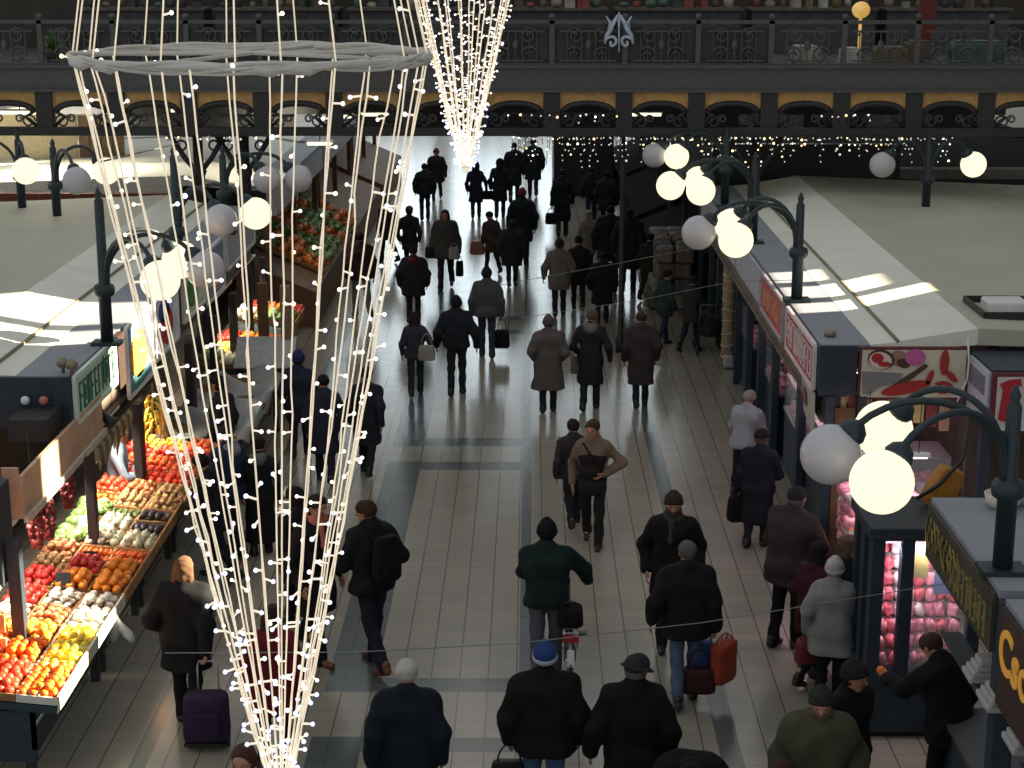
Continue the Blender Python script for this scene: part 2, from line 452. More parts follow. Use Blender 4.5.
    if head in ('cap', 'brim'):
        solid_obj('cap', solid([c(HP(0, -.03, .05), HP(0, .012, .056), .095 * hs, .089 * hs)], hv, .02, headclip((0, .25, -1), -.035)), hc_m, ob)
        if head == 'cap':
            m = MB(); n = 9
            up_ = [HP(.085 * math.sin(a), .075 + .085 * math.cos(a), .05 - .02 * math.cos(a)) for a in [(-1.5 + 3 * i / (n - 1)) for i in range(n)]]
            lo_ = [p - nod_m @ V3(0, 0, .012) for p in up_]
            m.add(up_ + lo_, [tuple(range(n)), tuple(range(2 * n - 1, n - 1, -1))] + [(i, i + n, (i + 1) % n + n, (i + 1) % n) for i in range(n)])
            m.build('peak', hc_m, ob, origin=(0, 0, 0))
        else:
            m = MB(); R = nod_m @ Matrix.Rotation(-.22, 3, 'X')
            m.lathe([(.08 * hs, .02), (.135 * hs, -.004), (.137 * hs, .002), (.085 * hs, .034)], HP(0, -.006, .03), 20, R)
            m.build('brim', hc_m, ob, origin=(0, 0, 0))
        solid_obj('hair', solid([c(HP(0, -.026, .01), HP(0, -.0, .01), .088 * hs, .086 * hs)], hv, .02, headclip((0, 1, .3), .0)), hm, ob)
    if head == 'hood':
        solid_obj('hood', solid([c(HP(0, -.03, .035), HP(0, .02, .045), .112 * hs, .105 * hs), c(HP(0, -.03, -.05), HP(0, -.05, -.10), .10 * hs, .11 * hs)], vox, .05, headclip((0, .96, -.2), .07), (.003, 30, sd)), hc_m, ob)
    if collar:
        solid_obj('hood' if collar[0] == 'hood' else 'collar', solid([c(at(.53, -.06, -.05), at(.53, .06, -.05), .075 * s, .075 * s), c(at(.49, -.03, -.10), at(.49, .03, -.10), .075 * s, .075 * s), c(at(.50, -.08, .03), at(.50, -.05, .06), .05 * s, .04 * s), c(at(.50, .08, .03), at(.50, .05, .06), .05 * s, .04 * s)], vox, .04), cloth(collar[1]), ob)
    if scarf:
        solid_obj('scarf', solid([c(at(.535, -.05, .03), at(.535, .05, .03), .065 * s, .065 * s), c(at(.545, -.04, -.04), at(.545, .04, -.04), .06 * s, .06 * s), c(at(.50, .02, .09), at(.30, .03, .15), .035 * s, .03 * s)], hv, .02), cloth(scarf), ob)
    if top:  # lower garment / apron worn in front
        solid_obj('apron', solid([c(at(.30, -.08, .045), at(.30, .08, .045), .108 * s, .108 * s), c(at(.12, -.07, .045), at(.12, .07, .045), .115 * s, .115 * s), c(at(-.1, -.07, .05), at(-.1, .07, .05), .12 * s, .12 * s)], vox, .06, lambda P, d: np.maximum(np.maximum(d, -.02 - P[:, 1]), np.maximum(P[:, 2] - (hipz + .36 * s), hipz - .22 * s - P[:, 2]))), cloth(top), ob)
    if beard:
        solid_obj('beard', solid([c(HP(-.04, .03, -.045), HP(.04, .03, -.045), .048 * hs, .048 * hs), c(HP(0, .05, -.085), HP(0, .045, -.10), .036 * hs, .03 * hs)], min(hv, .012), .03), cloth(beard), ob)
    if face:
        for sg in (-1, 1):
            m = MB(); m.ball(HP(sg * .03, .084, .018), .0105 * hs, 8, 6); m.build('eye', EYEM, ob, origin=(0, 0, 0))
        m = MB(); m.tube([HP(-.022, .082, -.052), HP(0, .09, -.054), HP(.022, .082, -.052)], [.003, .006, .003], 6); m.build('mouth', LIP, ob, origin=(0, 0, 0))
    W = Matrix.Translation(base) @ Matrix.Rotation(math.radians(hd), 4, 'Z')
    rec = dict(ob=ob, wr=[W @ w for w in wr], el=[W @ e for e in el], sh=[W @ q for q in shl], W=W, s=s, base=base, at=at, hd=hd, fist=[W @ (wr[i] + (wr[i] - el[i]).normalized() * .085 * s) for i in range(2)])
    PEOPLE.append(rec)
    return rec

# ---- bags
def bag_mesh(m, c, w, d, h, R, taper=.85, bev=.25, n=4):
    """rounded bag body: rings of a super-ellipse from bottom to top."""
    vs = []; K = 20; c = Vector(c); lev = [(0, .82), (.06, .96), (.2, 1), (.5, .97), (.8, .5 * (1 + taper)), (.95, taper), (1, taper * .9)]
    for t, q in lev:
        for j in range(K):
            a = 2 * PI * j / K; ca, sa = math.cos(a), math.sin(a)
            x = math.copysign(abs(ca) ** .5, ca) * w / 2 * q; y = math.copysign(abs(sa) ** .5, sa) * d / 2 * (q if t > .5 else q)
            vs.append(c + R @ Vector((x, y, t * h)))
    fs = [(i * K + j, i * K + (j + 1) % K, (i + 1) * K + (j + 1) % K, (i + 1) * K + j) for i in range(len(lev) - 1) for j in range(K)]
    fs += [tuple(range(K - 1, -1, -1)), tuple((len(lev) - 1) * K + j for j in range(K))]
    m.add(vs, fs, True)
def handbag(name, label, grip, w, d, h, col, rz=0, hl=.16, cat='bag', taper=.85, rough=.5, handles=1, matl=None, extra=None):
    """a bag hanging from the point GRIP in the hand."""
    g = Vector(grip); R = Matrix.Rotation(math.radians(rz), 3, 'Z')
    zb = max(.02, g.z - hl - h); base = Vector((g.x, g.y, zb))
    t = thing(name, base, label, cat)
    m = MB(); bag_mesh(m, base, w, d, h, R, taper); m.build('bag_body', matl or cloth(col, rough), t)
    for k in range(handles):
        dy = (k - (handles - 1) / 2) * d * .7
        m = MB(); pts = []
        for i in range(9):
            a = PI * i / 8; pts.append(base + R @ Vector((-math.cos(a) * w * .3, dy * (1 - math.sin(a)), h * .93 + math.sin(a) * (g.z - zb - h * .93))))
        m.tube(pts, .008, 6); m.build('handle', matl or cloth(col, rough), t)
    return t
def backpack(label, P, col, side=-1, w=.30, h=.44, d=.16):
    W = P['W']; s = P['s']; at = P['at']
    R = W.to_3x3()
    c = W @ (at(.06) + Vector((0, -.19 * s - d * .35, 0)))
    t = thing('backpack', c, label, 'bag')
    m = MB(); bag_mesh(m, c, w * s, d, h * s, R, .75); m.build('bag_body', cloth(col), t)
    m = MB(); bag_mesh(m, c + R @ Vector((0, -d * .5, .03)), w * s * .7, d * .4, h * s * .45, R, .85); m.build('front_pocket', cloth(col), t)
    for sg in (-1, 1):
        m = MB(); m.tube([c + R @ Vector((sg * .09, d * .35, h * .9)), W @ (at(.575, sg * .10, -.02)), W @ (at(.46, sg * .115, .13)), W @ (at(.2, sg * .13, .16)), c + R @ Vector((sg * .13, d * .3, .05))], .016, 6)
        m.build('strap', cloth(col), t)
    return t
# ================================================================== setting
def nodes(m): return m.node_tree.nodes, m.node_tree.links
def floor_material():
    m = bpy.data.materials.new('stone_tiles'); m.use_nodes = True; N, Lk = nodes(m); b = N['Principled BSDF']
    g = N.new('ShaderNodeNewGeometry'); sx = N.new('ShaderNodeSeparateXYZ'); Lk.new(g.outputs['Position'], sx.inputs[0])
    def band(src, c, w):
        n = N.new('ShaderNodeMath'); n.operation = 'COMPARE'; Lk.new(src, n.inputs[0]); n.inputs[1].default_value = c; n.inputs[2].default_value = w / 2; return n.outputs[0]
    def op(o, a, c):
        n = N.new('ShaderNodeMath'); n.operation = o; Lk.new(a, n.inputs[0])
        if isinstance(c, (int, float)): n.inputs[1].default_value = c
        else: Lk.new(c, n.inputs[1])
        return n.outputs[0]
    X, Y = sx.outputs[0], sx.outputs[1]
    wide = op('MULTIPLY', band(X, -1.85, .5), op('SUBTRACT', 1.0, op('ADD', band(Y, 15.44, 1.04), band(Y, 24.4, .8))) if False else 1)
    gap = op('ADD', band(Y, 15.44, 1.02), band(Y, 24.4, .8))
    inv = N.new('ShaderNodeMath'); inv.operation = 'SUBTRACT'; inv.inputs[0].default_value = 1; Lk.new(gap, inv.inputs[1])
    wide = op('MULTIPLY', band(X, -1.85, .5), inv.outputs[0])
    cr = None
    for c, w in ((14.77, .30), (16.13, .34), (23.79, .40), (25.04, .44), (32.8, .4), (34.1, .4)):
        q = band(Y, c, w); cr = q if cr is None else op('MAXIMUM', cr, q)
    cr = op('MULTIPLY', cr, band(X, -1.05, 2.1))
    st = op('MAXIMUM', op('MAXIMUM', band(X, -3.66, .16), band(X, 1.93, .21)), op('MAXIMUM', wide, op('MAXIMUM', band(X, -.03, .13), cr)))
    br = N.new('ShaderNodeTexBrick'); br.offset = 0; br.inputs['Scale'].default_value = 1
    br.inputs['Brick Width'].default_value = .30; br.inputs['Row Height'].default_value = .225; br.inputs['Mortar Size'].default_value = .006
    br.inputs['Mortar Smooth'].default_value = .3
    br.inputs['Color1'].default_value = srgb(152, 145, 133) + (1,); br.inputs['Color2'].default_value = srgb(144, 138, 127) + (1,); br.inputs['Mortar'].default_value = srgb(128, 122, 112) + (1,)
    mp = N.new('ShaderNodeMapping'); mp.inputs['Location'].default_value = (.12, .02, 0); Lk.new(g.outputs['Position'], mp.inputs[0]); Lk.new(mp.outputs[0], br.inputs['Vector'])
    # darker long joints
    fr = op('FRACT', op('DIVIDE', op('ADD', X, .12), .30), 0.0) if False else None
    w1 = N.new('ShaderNodeMath'); w1.operation = 'WRAP'; a1 = op('ADD', X, .12); Lk.new(a1, w1.inputs[0]); w1.inputs[1].default_value = .15; w1.inputs[2].default_value = -.15
    w0 = N.new('ShaderNodeMath'); w0.operation = 'ABSOLUTE'; Lk.new(w1.outputs[0], w0.inputs[0])
    jt = op('LESS_THAN', w0.outputs[0], .0075)
    nz = N.new('ShaderNodeTexNoise'); nz.inputs['Scale'].default_value = .7; nz.inputs['Detail'].default_value = 5; Lk.new(g.outputs['Position'], nz.inputs['Vector'])
    def mix(f, a, c, typ='MIX'):
        n = N.new('ShaderNodeMix'); n.data_type = 'RGBA'; n.blend_type = typ
        if isinstance(f, float): n.inputs[0].default_value = f
        else: Lk.new(f, n.inputs[0])
        for i, v in ((6, a), (7, c)):
            if isinstance(v, tuple): n.inputs[i].default_value = v
            else: Lk.new(v, n.inputs[i])
        return n.outputs[2]
    base = mix(jt, br.outputs['Color'], srgb(96, 88, 78) + (1,))
    slate = N.new('ShaderNodeTexBrick'); slate.offset = 0; slate.inputs['Scale'].default_value = 1; slate.inputs['Brick Width'].default_value = .30; slate.inputs['Row Height'].default_value = .45
    slate.inputs['Mortar Size'].default_value = .004; slate.inputs['Color1'].default_value = srgb(92, 98, 98) + (1,); slate.inputs['Color2'].default_value = srgb(86, 92, 92) + (1,); slate.inputs['Mortar'].default_value = srgb(64, 68, 68) + (1,)
    Lk.new(mp.outputs[0], slate.inputs['Vector'])
    colr = mix(st, base, slate.outputs['Color'])
    rp = N.new('ShaderNodeValToRGB'); rp.color_ramp.elements[0].color = (.90, .90, .90, 1); rp.color_ramp.elements[1].color = (1.03, 1.03, 1.03, 1); Lk.new(nz.outputs['Fac'], rp.inputs[0])
    colr = mix(1.0, colr, rp.outputs[0], 'MULTIPLY')
    Lk.new(colr, b.inputs['Base Color'])
    rr = N.new('ShaderNodeMapRange'); rr.inputs['To Min'].default_value = .17; rr.inputs['To Max'].default_value = .21; Lk.new(nz.outputs['Fac'], rr.inputs['Value'])
    Lk.new(rr.outputs[0], b.inputs['Roughness']); b.inputs['Specular IOR Level'].default_value = .65
    return m
fl = MB(); fl.add([(-30, -2, 0), (30, -2, 0), (30, 96, 0), (-30, 96, 0)], [(0, 1, 2, 3)])
fl.build('floor', floor_material(), kind='structure')

# --- hall walls: added right wall with sun slots, far wall with windows (outside the picture)
plaster = mat('hall_plaster', srgb(196, 190, 176), .9, 0, .1, 1.5)
def wall_with_windows(name, wins, plane, a0, a1, z1, th=.5):
    """wall in the plane x=const / y=const with real openings (a0, a1, z0, z1)."""
    m = MB(); ax, v = plane
    al = sorted({a0, a1} | {w[0] for w in wins} | {w[1] for w in wins}); zl = sorted({0, z1} | {w[2] for w in wins} | {w[3] for w in wins})
    for i in range(len(al) - 1):
        for j in range(len(zl) - 1):
            ca, cz = (al[i] + al[i + 1]) / 2, (zl[j] + zl[j + 1]) / 2
            if any(w[0] < ca < w[1] and w[2] < cz < w[3] for w in wins): continue
            if ax == 'x': m.box2((v, al[i], zl[j]), (v + th, al[i + 1], zl[j + 1]))
            else: m.box2((al[i], v, zl[j]), (al[i + 1], v + th, zl[j + 1]))
    return m.build(name, plaster, kind='structure')
SUN_SLOTS = [(24.6, 25.3, 8.6, 9.5), (25.5, 26.4, 8.75, 9.5), (26.6, 27.5, 8.95, 9.5), (23.4, 24.3, 7.0, 8.5), (25.0, 25.9, 12.5, 15.8), (26.15, 27.6, 12.5, 15.8), (43.4, 45.2, 15.9, 17.6), (19.2, 21.5, 10.75, 12.3), (22.0, 22.7, 12.2, 13.0)]  # unseen right wall added to block the sun except through these shaped slots
wall_with_windows('added_unseen_wall_right', SUN_SLOTS, ('x', 17.0), -2, 96, 24)
m = MB()
for w in SUN_SLOTS:
    for z in (w[2] + .02, w[3] - .02): m.bar((17.25, w[0], z), (17.25, w[1], z), .07, .07)
m.build('window_1', iron, kind='structure')  # bars in the sun slots of the added right wall
END_WIN = [(-14 + 4.8 * i, -14 + 4.8 * i + 3.8, 4.5, 17.5) for i in range(6)]
wall_with_windows('wall_far', END_WIN, ('y', 95.0), -30, 30, 24)
sky = mat('daylight_glass', (.8, .85, .9), .3, 0, 0, emit=(.80, .93, 1.0), estr=4.0)
for i, w in enumerate(END_WIN):
    m = MB(); m.mat(0); m.box2((w[0], 95.2, w[2]), (w[1], 95.24, w[3])); m.mat(1)
    for k in range(1, 4): m.bar((w[0] + (w[1] - w[0]) * k / 4, 95.1, w[2]), (w[0] + (w[1] - w[0]) * k / 4, 95.1, w[3]), .1)
    for k in range(1, 7): m.bar((w[0], 95.1, w[2] + (w[3] - w[2]) * k / 7), (w[1], 95.1, w[2] + (w[3] - w[2]) * k / 7), .1)
    m.build('window_%d' % (i + 2), [sky, iron], kind='structure')

# --- world and sun
W = bpy.data.worlds.new('hall_daylight'); SC.world = W; W.use_nodes = True
bg = W.node_tree.nodes['Background']; bg.inputs['Color'].default_value = (.93, .97, 1.0, 1); bg.inputs['Strength'].default_value = .5
sun = bpy.data.lights.new('sun', 'SUN'); sun.energy = 34; sun.angle = .006; sun.color = (1, .84, .60)
so = bpy.data.objects.new('sun', sun); COL.objects.link(so)
sd_ = Vector((-1, -.26, -.47)).normalized(); so.rotation_euler = sd_.to_track_quat('-Z', 'Y').to_euler(); so.location = (30, 30, 25)

tubem = mat('shop_tube', (1, 1, 1), .3, 0, 0, emit=(1, .93, .82), estr=2.5); tubem.cycles.emission_sampling = 'NONE'
tubep = mat('pink_shop_tube', (1, 1, 1), .3, 0, 0, emit=(1, .66, .80), estr=2.5); tubep.cycles.emission_sampling = 'NONE'
def tube_lamp(label, p, L, axis, energy, col, m, tilt=0., top=2.82, roll=0., spread=180):
    """shop tube: a housing with its glowing tube and the light it gives."""
    p = Vector(p); t = thing('tube_lamp', p, label, 'lamp'); a = Vector((1, 0, 0)) if axis == 'x' else Vector((0, 1, 0))
    b = MB(); b.bar(p - a * L / 2, p + a * L / 2, .10, .035); b.build('housing', white, t)
    b = MB(); b.tube([p - a * L * .47 - Vector((0, 0, .035)), p + a * L * .47 - Vector((0, 0, .035))], .014, 8); b.build('tube', m, t)
    for q in (-.35, .35): b = MB(); b.tube([p + a * L * q, Vector((p.x + a.x * L * q, p.y + a.y * L * q, top))], .006, 5); b.build('hanger', ironb, t)
    l = bpy.data.lights.new('tube_light', 'AREA'); l.shape = 'RECTANGLE'; l.size = L if axis == 'x' else .12; l.size_y = .12 if axis == 'x' else L; l.energy = energy; l.color = col
    o = bpy.data.objects.new('tube_light', l); COL.objects.link(o); o.location = p - Vector((0, 0, .06)); o.rotation_euler = (tilt, roll, 0); l.spread = math.radians(spread)
# ================================================================== market stalls
RX, LX = 3.42, -5.0      # fronts of the sign boards
ROOF = 2.9
def roof_piece(m, sgn, x0, y0, y1):
    """profile: flat grey strip, cream strip, ridge, far slope."""
    pass
def stall(name, sgn, y0, y1, label, sign=None, deep=9.5, back=True, fascia_z=(2.34, 2.9), goods='produce', end_near=False, group=None):
    """one market stall along the aisle. sgn +1 right of the aisle, -1 left."""
    fx = RX if sgn > 0 else LX; bx = 3.65 if sgn > 0 else -4.87
    X = lambda d: fx + sgn * d
    t = thing(name, (X(.3), (y0 + y1) / 2, 0), label, 'stall', group)
    z = ROOF
    ridge = 1.85 if sgn > 0 else 1.55
    m = MB(); m.box2((X(.02), y0, z - .08), (X(.6), y1, z)); m.build('roof_edge', steel, t)
    m = MB()
    m.hexa([(X(.6), y0, z - .06), (X(.92), y0, z - .06), (X(.92), y1, z - .06), (X(.6), y1, z - .06), (X(.6), y0, z + .004), (X(.92), y0, z + .03), (X(.92), y1, z + .03), (X(.6), y1, z + .004)])
    m.hexa([(X(.92), y0, z - .06), (X(ridge), y0, z), (X(ridge), y1, z), (X(.92), y1, z - .06), (X(.92), y0, z + .045), (X(ridge), y0, z + .2), (X(ridge), y1, z + .2), (X(.92), y1, z + .045)])
    m.build('roof_sheet', cream, t)
    m = MB(); m.hexa([(X(ridge), y0, z), (X(deep), y0, z - .2), (X(deep), y1, z - .2), (X(ridge), y1, z), (X(ridge), y0, z + .2), (X(deep), y0, z - .12), (X(deep), y1, z - .12), (X(ridge), y1, z + .2)])
    m.build('rear_roof', olive, t)
    m = MB(); m.bar((X(.92), y0, z + .045), (X(.92), y1, z + .045), .03, .03); m.build('roof_seam', mat('brown_seam', srgb(120, 112, 90), .7), t)
    m = MB(); m.box2((X(0), y0, fascia_z[0]), (X(.26), y1, z - .08)); m.build('sign_box', navy, t)
    m = MB(); m.box2((X(.10), y0, 1.98), (X(.16), y1, fascia_z[0])); m.bar((X(.08), y0, 1.98), (X(.08), y1, 1.98), .05, .05); m.build('valance', mat('valance_board', srgb(120, 106, 96), .6, 0, .2, 3), t)
    n = max(1, round((y1 - y0) / 1.8))
    for i in range(n + 1):
        y = y0 + .06 + (y1 - y0 - .12) * i / n
        if i in (0, n) or True:
            m = MB(); ph = 2.3 if sgn > 0 else 1.96; m.box((bx, y, ph / 2), (.11, .11, ph)); m.build('post', navy if sgn > 0 else mat('dark_post_paint', srgb(34, 32, 35), .6), t, bevel=.012)
    m = MB(); m.box2((bx + sgn * 1.9, y0, 0), (bx + sgn * 1.96, y1, z - .1)); m.build('back_panel', mat('stall_back', srgb(74, 66, 58), .8, 0, .3, 4), t)
    return t
def sign_on(t, sgn, y0, y1, z0, z1, m, frame=None, name='sign_panel', x=None):
    fx = (RX if sgn > 0 else LX) if x is None else x
    b = MB(); b.box2((fx - sgn * .035, y0, z0), (fx - sgn * .004, y1, z1)); o = b.build(name, m, t)
    if frame:
        b = MB()
        for a, c in (((y0, z0), (y1, z0)), ((y1, z0), (y1, z1)), ((y1, z1), (y0, z1)), ((y0, z1), (y0, z0))):
            b.bar((fx - sgn * .03, a[0], a[1]), (fx - sgn * .03, c[0], c[1]), .045, .05)
        f = b.build('sign_frame', frame, o); WORLDPOS[f.name] = WORLDPOS[t.name]
    return o
green_s = mat('pale_green_sign', srgb(196, 224, 208), .5, 0, .05, 3)
green_l = mat('dark_green_lettering', srgb(58, 112, 92), .5, 0, 0)
red_s = mat('faded_red_sign', srgb(176, 70, 74), .6, 0, .12, 3)
redor = mat('orange_red_sign', srgb(186, 84, 66), .6, 0, .2, 3)
whit_l = mat('white_lettering', srgb(226, 214, 214), .6, 0, 0)
grey_s = mat('grey_sign', srgb(176, 176, 186), .6, 0, .06, 3)
def strokes(t, sgn, y0, y1, z0, z1, m, n, seed, name='lettering', x=None):
    """worn upright lettering whose words cannot be made out in the photo."""
    r = random.Random(seed); fx = (RX if sgn > 0 else LX) if x is None else x; b = MB(); H = z1 - z0; xs = fx - sgn * .042
    for i in range(n):
        y = y0 + (y1 - y0) * (i + .5) / n; w = (y1 - y0) / n
        b.box((xs, y - w * .22, (z0 + z1) / 2), (.012, w * .2, H))
        k = r.choice((0, 1, 2, 3))
        if k != 1: b.box((xs, y + w * .22, z0 + H * (.5 if k else .65)), (.012, w * .18, H * (1 if k != 3 else .55)))
        for q in ((.95, .5, .05)[:r.choice((1, 2, 3))]): b.box((xs, y, z0 + H * q), (.012, w * .5, H * .1))
    return b.build(name, m, t)
# ---------------------------------------------------------------- right block beyond the cross passage
R2 = []
ylist = [19.3, 21.75, 24.2, 27.2, 30.2, 33.1]
rl = ['stall with the meat picture sign on its near end, right of the aisle', 'second stall along the right aisle, under an orange red sign', 'third stall along the right aisle, with plain grey signs', 'right aisle stall behind the second lamp post from the front',
      'last right aisle stall before the gallery bridge']
for i in range(5):
    t = stall('market_stall', 1, ylist[i], ylist[i + 1], rl[i]); R2.append(t)
sign_on(R2[0], 1, 19.42, 21.6, 2.34, 2.86, red_s, whit_l, x=RX)['label'] = 'faded red sign board with white lettering'
strokes(R2[0], 1, 19.55, 21.5, 2.42, 2.78, whit_l, 9, 3)
sign_on(R2[1], 1, 21.95, 24.1, 2.34, 2.86, redor, grey_s)['label'] = 'orange red sign board'
strokes(R2[1], 1, 22.1, 24.0, 2.44, 2.74, mat('rust_lettering', srgb(210, 150, 130), .6, 0, 0), 8, 4)
for k in (2, 3, 4): sign_on(R2[k], 1, ylist[k] + .1, ylist[k + 1] - .1, 2.34, 2.86, grey_s)
# near end of the right block, facing the camera
def front_panel(t, x0, x1, y, z0, z1, m, name, th=.05):
    b = MB(); b.box2((x0, y - th, z0), (x1, y, z1)); return b.build(name, m, t)
front_panel(R2[0], 3.42, 3.86, 19.28, 2.3, 2.9, navy, 'end_panel')
meat_bg = mat('cream_sign', srgb(206, 200, 178), .6, 0, .06, 3)
mar = mat('maroon_frame', srgb(104, 40, 44), .6, 0, 0)
front_panel(R2[0], 3.88, 5.16, 19.27, 2.26, 2.89, mar, 'sign_frame')
sp = front_panel(R2[0], 3.91, 5.13, 19.215, 2.29, 2.86, meat_bg, 'meat_sign', .02); sp['label'] = 'cream sign painted with cuts of meat and sausages'
def blob(t, pts, m, name, y=19.17, closed=True):
    b = MB(); b.prism([(p.x, p.z) for p in pts], y, y + .006, lambda u, v, w: (u, w, v)); return b.build(name, m, t)
def mpx(pts): return [aty(x, y, 19.2) for x, y in pts]
mm = {k: mat('sign_' + k, srgb(*v), .6, 0, 0) for k, v in dict(rim=(70, 46, 44), fat=(222, 206, 196), red=(170, 44, 44), dark=(74, 52, 38), pink=(196, 96, 160), grey=(128, 130, 128), sausage=(166, 44, 40), tan=(150, 124, 100)).items()}
def oval(cx, cy, rx, ry, rot=0, n=18):
    return mpx([(cx + rx * math.cos(a) * math.cos(rot) - ry * math.sin(a) * math.sin(rot), cy + rx * math.cos(a) * math.sin(rot) + ry * math.sin(a) * math.cos(rot)) for a in [2 * PI * i / n for i in range(n)]])
pic = R2[0]
blob(pic, oval(898, 358, 9, 8), mm['tan'], 'painted_joint', 19.181)
blob(pic, oval(903, 363, 7, 4.5, .3), mm['dark'], 'painted_joint', 19.178)
blob(pic, oval(881, 359, 13.5, 10, .15), mm['rim'], 'painted_chop', 19.175); blob(pic, oval(880, 360, 11.5, 8.5, .15), mm['fat'], 'painted_chop', 19.168)
blob(pic, oval(877, 357.5, 6, 5), mm['red'], 'painted_chop', 19.162); blob(pic, oval(884, 363.5, 6.5, 2.6), mm['red'], 'painted_chop', 19.160)
blob(pic, oval(915, 357, 10.5, 8.5), mm['pink'], 'painted_ham', 19.174)
blob(pic, mpx([(862, 371), (903, 373), (899, 383), (880, 386), (868, 395), (862, 393)]), mm['grey'], 'painted_knife', 19.178)
blob(pic, mpx([(893, 384), (925, 363), (928, 366), (900, 387)]), mm['dark'], 'painted_knife', 19.172)
for (a, c, w) in (((884, 392), (927, 383), 6), ((945, 352), (943, 372), 4.5), ((947, 372), (955, 380), 3.5), ((927, 382), (932, 371), 3)):
    dx, dy = c[0] - a[0], c[1] - a[1]; L = math.hypot(dx, dy); blob(pic, oval((a[0] + c[0]) / 2, (a[1] + c[1]) / 2, L / 2 + w * .6, w, math.atan2(dy, dx)), mm['sausage'], 'painted_sausage', 19.168)
rg = []
for i in range(15):
    a = -2.4 + 4.6 * i / 14; rg.append((942 + 10.5 * math.cos(a), 387 + 6.5 * math.sin(a)))
blob(pic, mpx(rg + [(942 + 5.5 * math.cos(a), 387 + 2.6 * math.sin(a)) for a in [2.2 - 4.6 * i / 14 for i in range(15)]]), mm['sausage'], 'painted_sausage', 19.168)
b = MB(); b.lathe([(.02, 0), (.07, .01), (.075, .07), (.05, .075)], aty(886 - 60 - 10, 334, 19.9) * 0 + Vector((3.62, 19.75, 2.9)), 16); b.build('roof_vent', mat('tarnished_metal', srgb(140, 132, 112), .5, .5), pic)
# counter and glowing meat display of the near end
pinkm = [mat('meat_' + str(i), c, .4, 0, .5, 16) for i, c in enumerate((srgb(232, 150, 164), srgb(214, 104, 118), srgb(246, 212, 216), srgb(210, 136, 154)))]
def display_counter(name, label, x0, x1, y0, y1, h=.95, top=1.45, face='-y', mb=navy, gl=True):
    t = thing(name, ((x0 + x1) / 2, (y0 + y1) / 2, 0), label, 'counter')
    b = MB(); b.box2((x0, y0, .08), (x1, y1, h)); b.box2((x0 + .04, y0 + .04, 0), (x1 - .04, y1 - .04, .08)); b.build('base', mb, t, bevel=.01)
    b = MB(); b.box2((x0 - .02, y0 - .02, h), (x1 + .02, y1 + .02, h + .04)); b.build('tray', chrome, t)
    if gl:
        b = MB()
        if face == '-y': b.box2((x0, y0, h + .04), (x1, y0 + .01, top))
        else: b.box2((x0, y0, h + .04), (x0 + .01, y1, top))
        b.build('glass_front', glass, t)
        b = MB(); b.box2((x0, y0, top), (x1, y1, top + .025)); b.build('top_shelf', chrome, t)
    return t
def packs(name, label, cat, group, x0, x1, y0, y1, z0, n, rows, size, mats, rz=.2, seed=1, jit=.02):
    r = random.Random(seed); protos = []
    for q, m in enumerate(mats):
        b = MB(); b.ball((0, 0, 0), 1, 12, 8)
        b.v = [(math.copysign(abs(x) ** .62, x) * size[0] * .54 * (1 + .16 * math.sin(5 * y + 3 * z + q)), math.copysign(abs(y) ** .62, y) * size[1] * .54 * (1 + .14 * math.sin(6 * x + q * 2)), size[2] * .5 + math.copysign(abs(z) ** .7, z) * size[2] * .52 * (1 + .18 * math.sin(4 * x - 3 * y + q))) for x, y, z in b.v]
        o = b.build(name, m); protos.append(o)
    k = 0
    nx = max(1, int((x1 - x0) / size[0])); ny = max(1, int((y1 - y0) / size[1]))
    for lz in range(rows):
        for i in range(nx):
            for j in range(ny):
                if k >= n: break
                p = protos[k] if k < len(protos) else protos[r.randrange(len(protos))].copy()
                if k >= len(protos): COL.objects.link(p)
                p.location = (x0 + (i + .5) * (x1 - x0) / nx + r.uniform(-jit, jit), y0 + (j + .5) * (y1 - y0) / ny + r.uniform(-jit, jit), z0 + lz * size[2] * .82)
                p.rotation_euler = (r.uniform(-rz, rz), r.uniform(-rz, rz), r.uniform(-3, 3)); tag(p, label, cat, group); k += 1
    for q in range(k, len(protos)): bpy.data.objects.remove(protos[q])
display_counter('meat_counter', 'navy meat counter with glass front at the near end of the right stalls', 3.80, 5.1, 19.45, 20.15)
packs('meat_cut', 'pink lit cut of meat in the counter under the meat picture sign', 'meat', 'meat in the lit counter under the picture sign', 3.84, 5.05, 19.5, 20.1, .99, 44, 2, (.17, .15, .12), pinkm, seed=4)
# stacked display beside the posts
for i, y in enumerate((20.6, 22.6, 24.8, 27.8, 31.9)):
    display_counter('counter', ['navy stall counter just behind the near end of the right stalls', 'navy stall counter under the orange red sign', 'navy stall counter under the first grey sign', 'navy stall counter under the second grey sign', 'navy stall counter nearest the gallery bridge'][i], 3.72, 4.45, y - .35 - (.2 if i else .0), y + 1.0, face='-x')
    packs('meat_cut', 'pink cut of meat in the glass counter ' + ['behind the picture sign stall', 'under the orange red sign', 'under the first grey sign', 'under the second grey sign', 'nearest the gallery bridge'][i], 'meat', 'meat on aisle counter ' + 'abcde'[i], 3.76, 4.4, y - .2, y + .9, .99, 20, 1, (.18, .18, .12), pinkm, seed=10 + i)
def hang_sausages(t_y0, t_y1, x, z1, n, label, group, mats, seed, L=(.3, .6), r=.028):
    q = random.Random(seed)
    for i in range(n):
        y = t_y0 + (t_y1 - t_y0) * (i + .5) / n + q.uniform(-.02, .02); l = q.uniform(*L); b = MB()
        b.tube([(x, y, z1), (x, y, z1 - .03)], .004, 4)
        b.tube([(x, y, z1 - .02), (x + .01, y + .004, z1 - .05), (x + .015, y + .01, z1 - l * .5), (x, y, z1 - l)], [.008, r, r * 1.05, .008], 7)
        o = b.build('sausage', mats[i % len(mats)], origin=(x, y, z1)); tag(o, label, 'sausage', group)
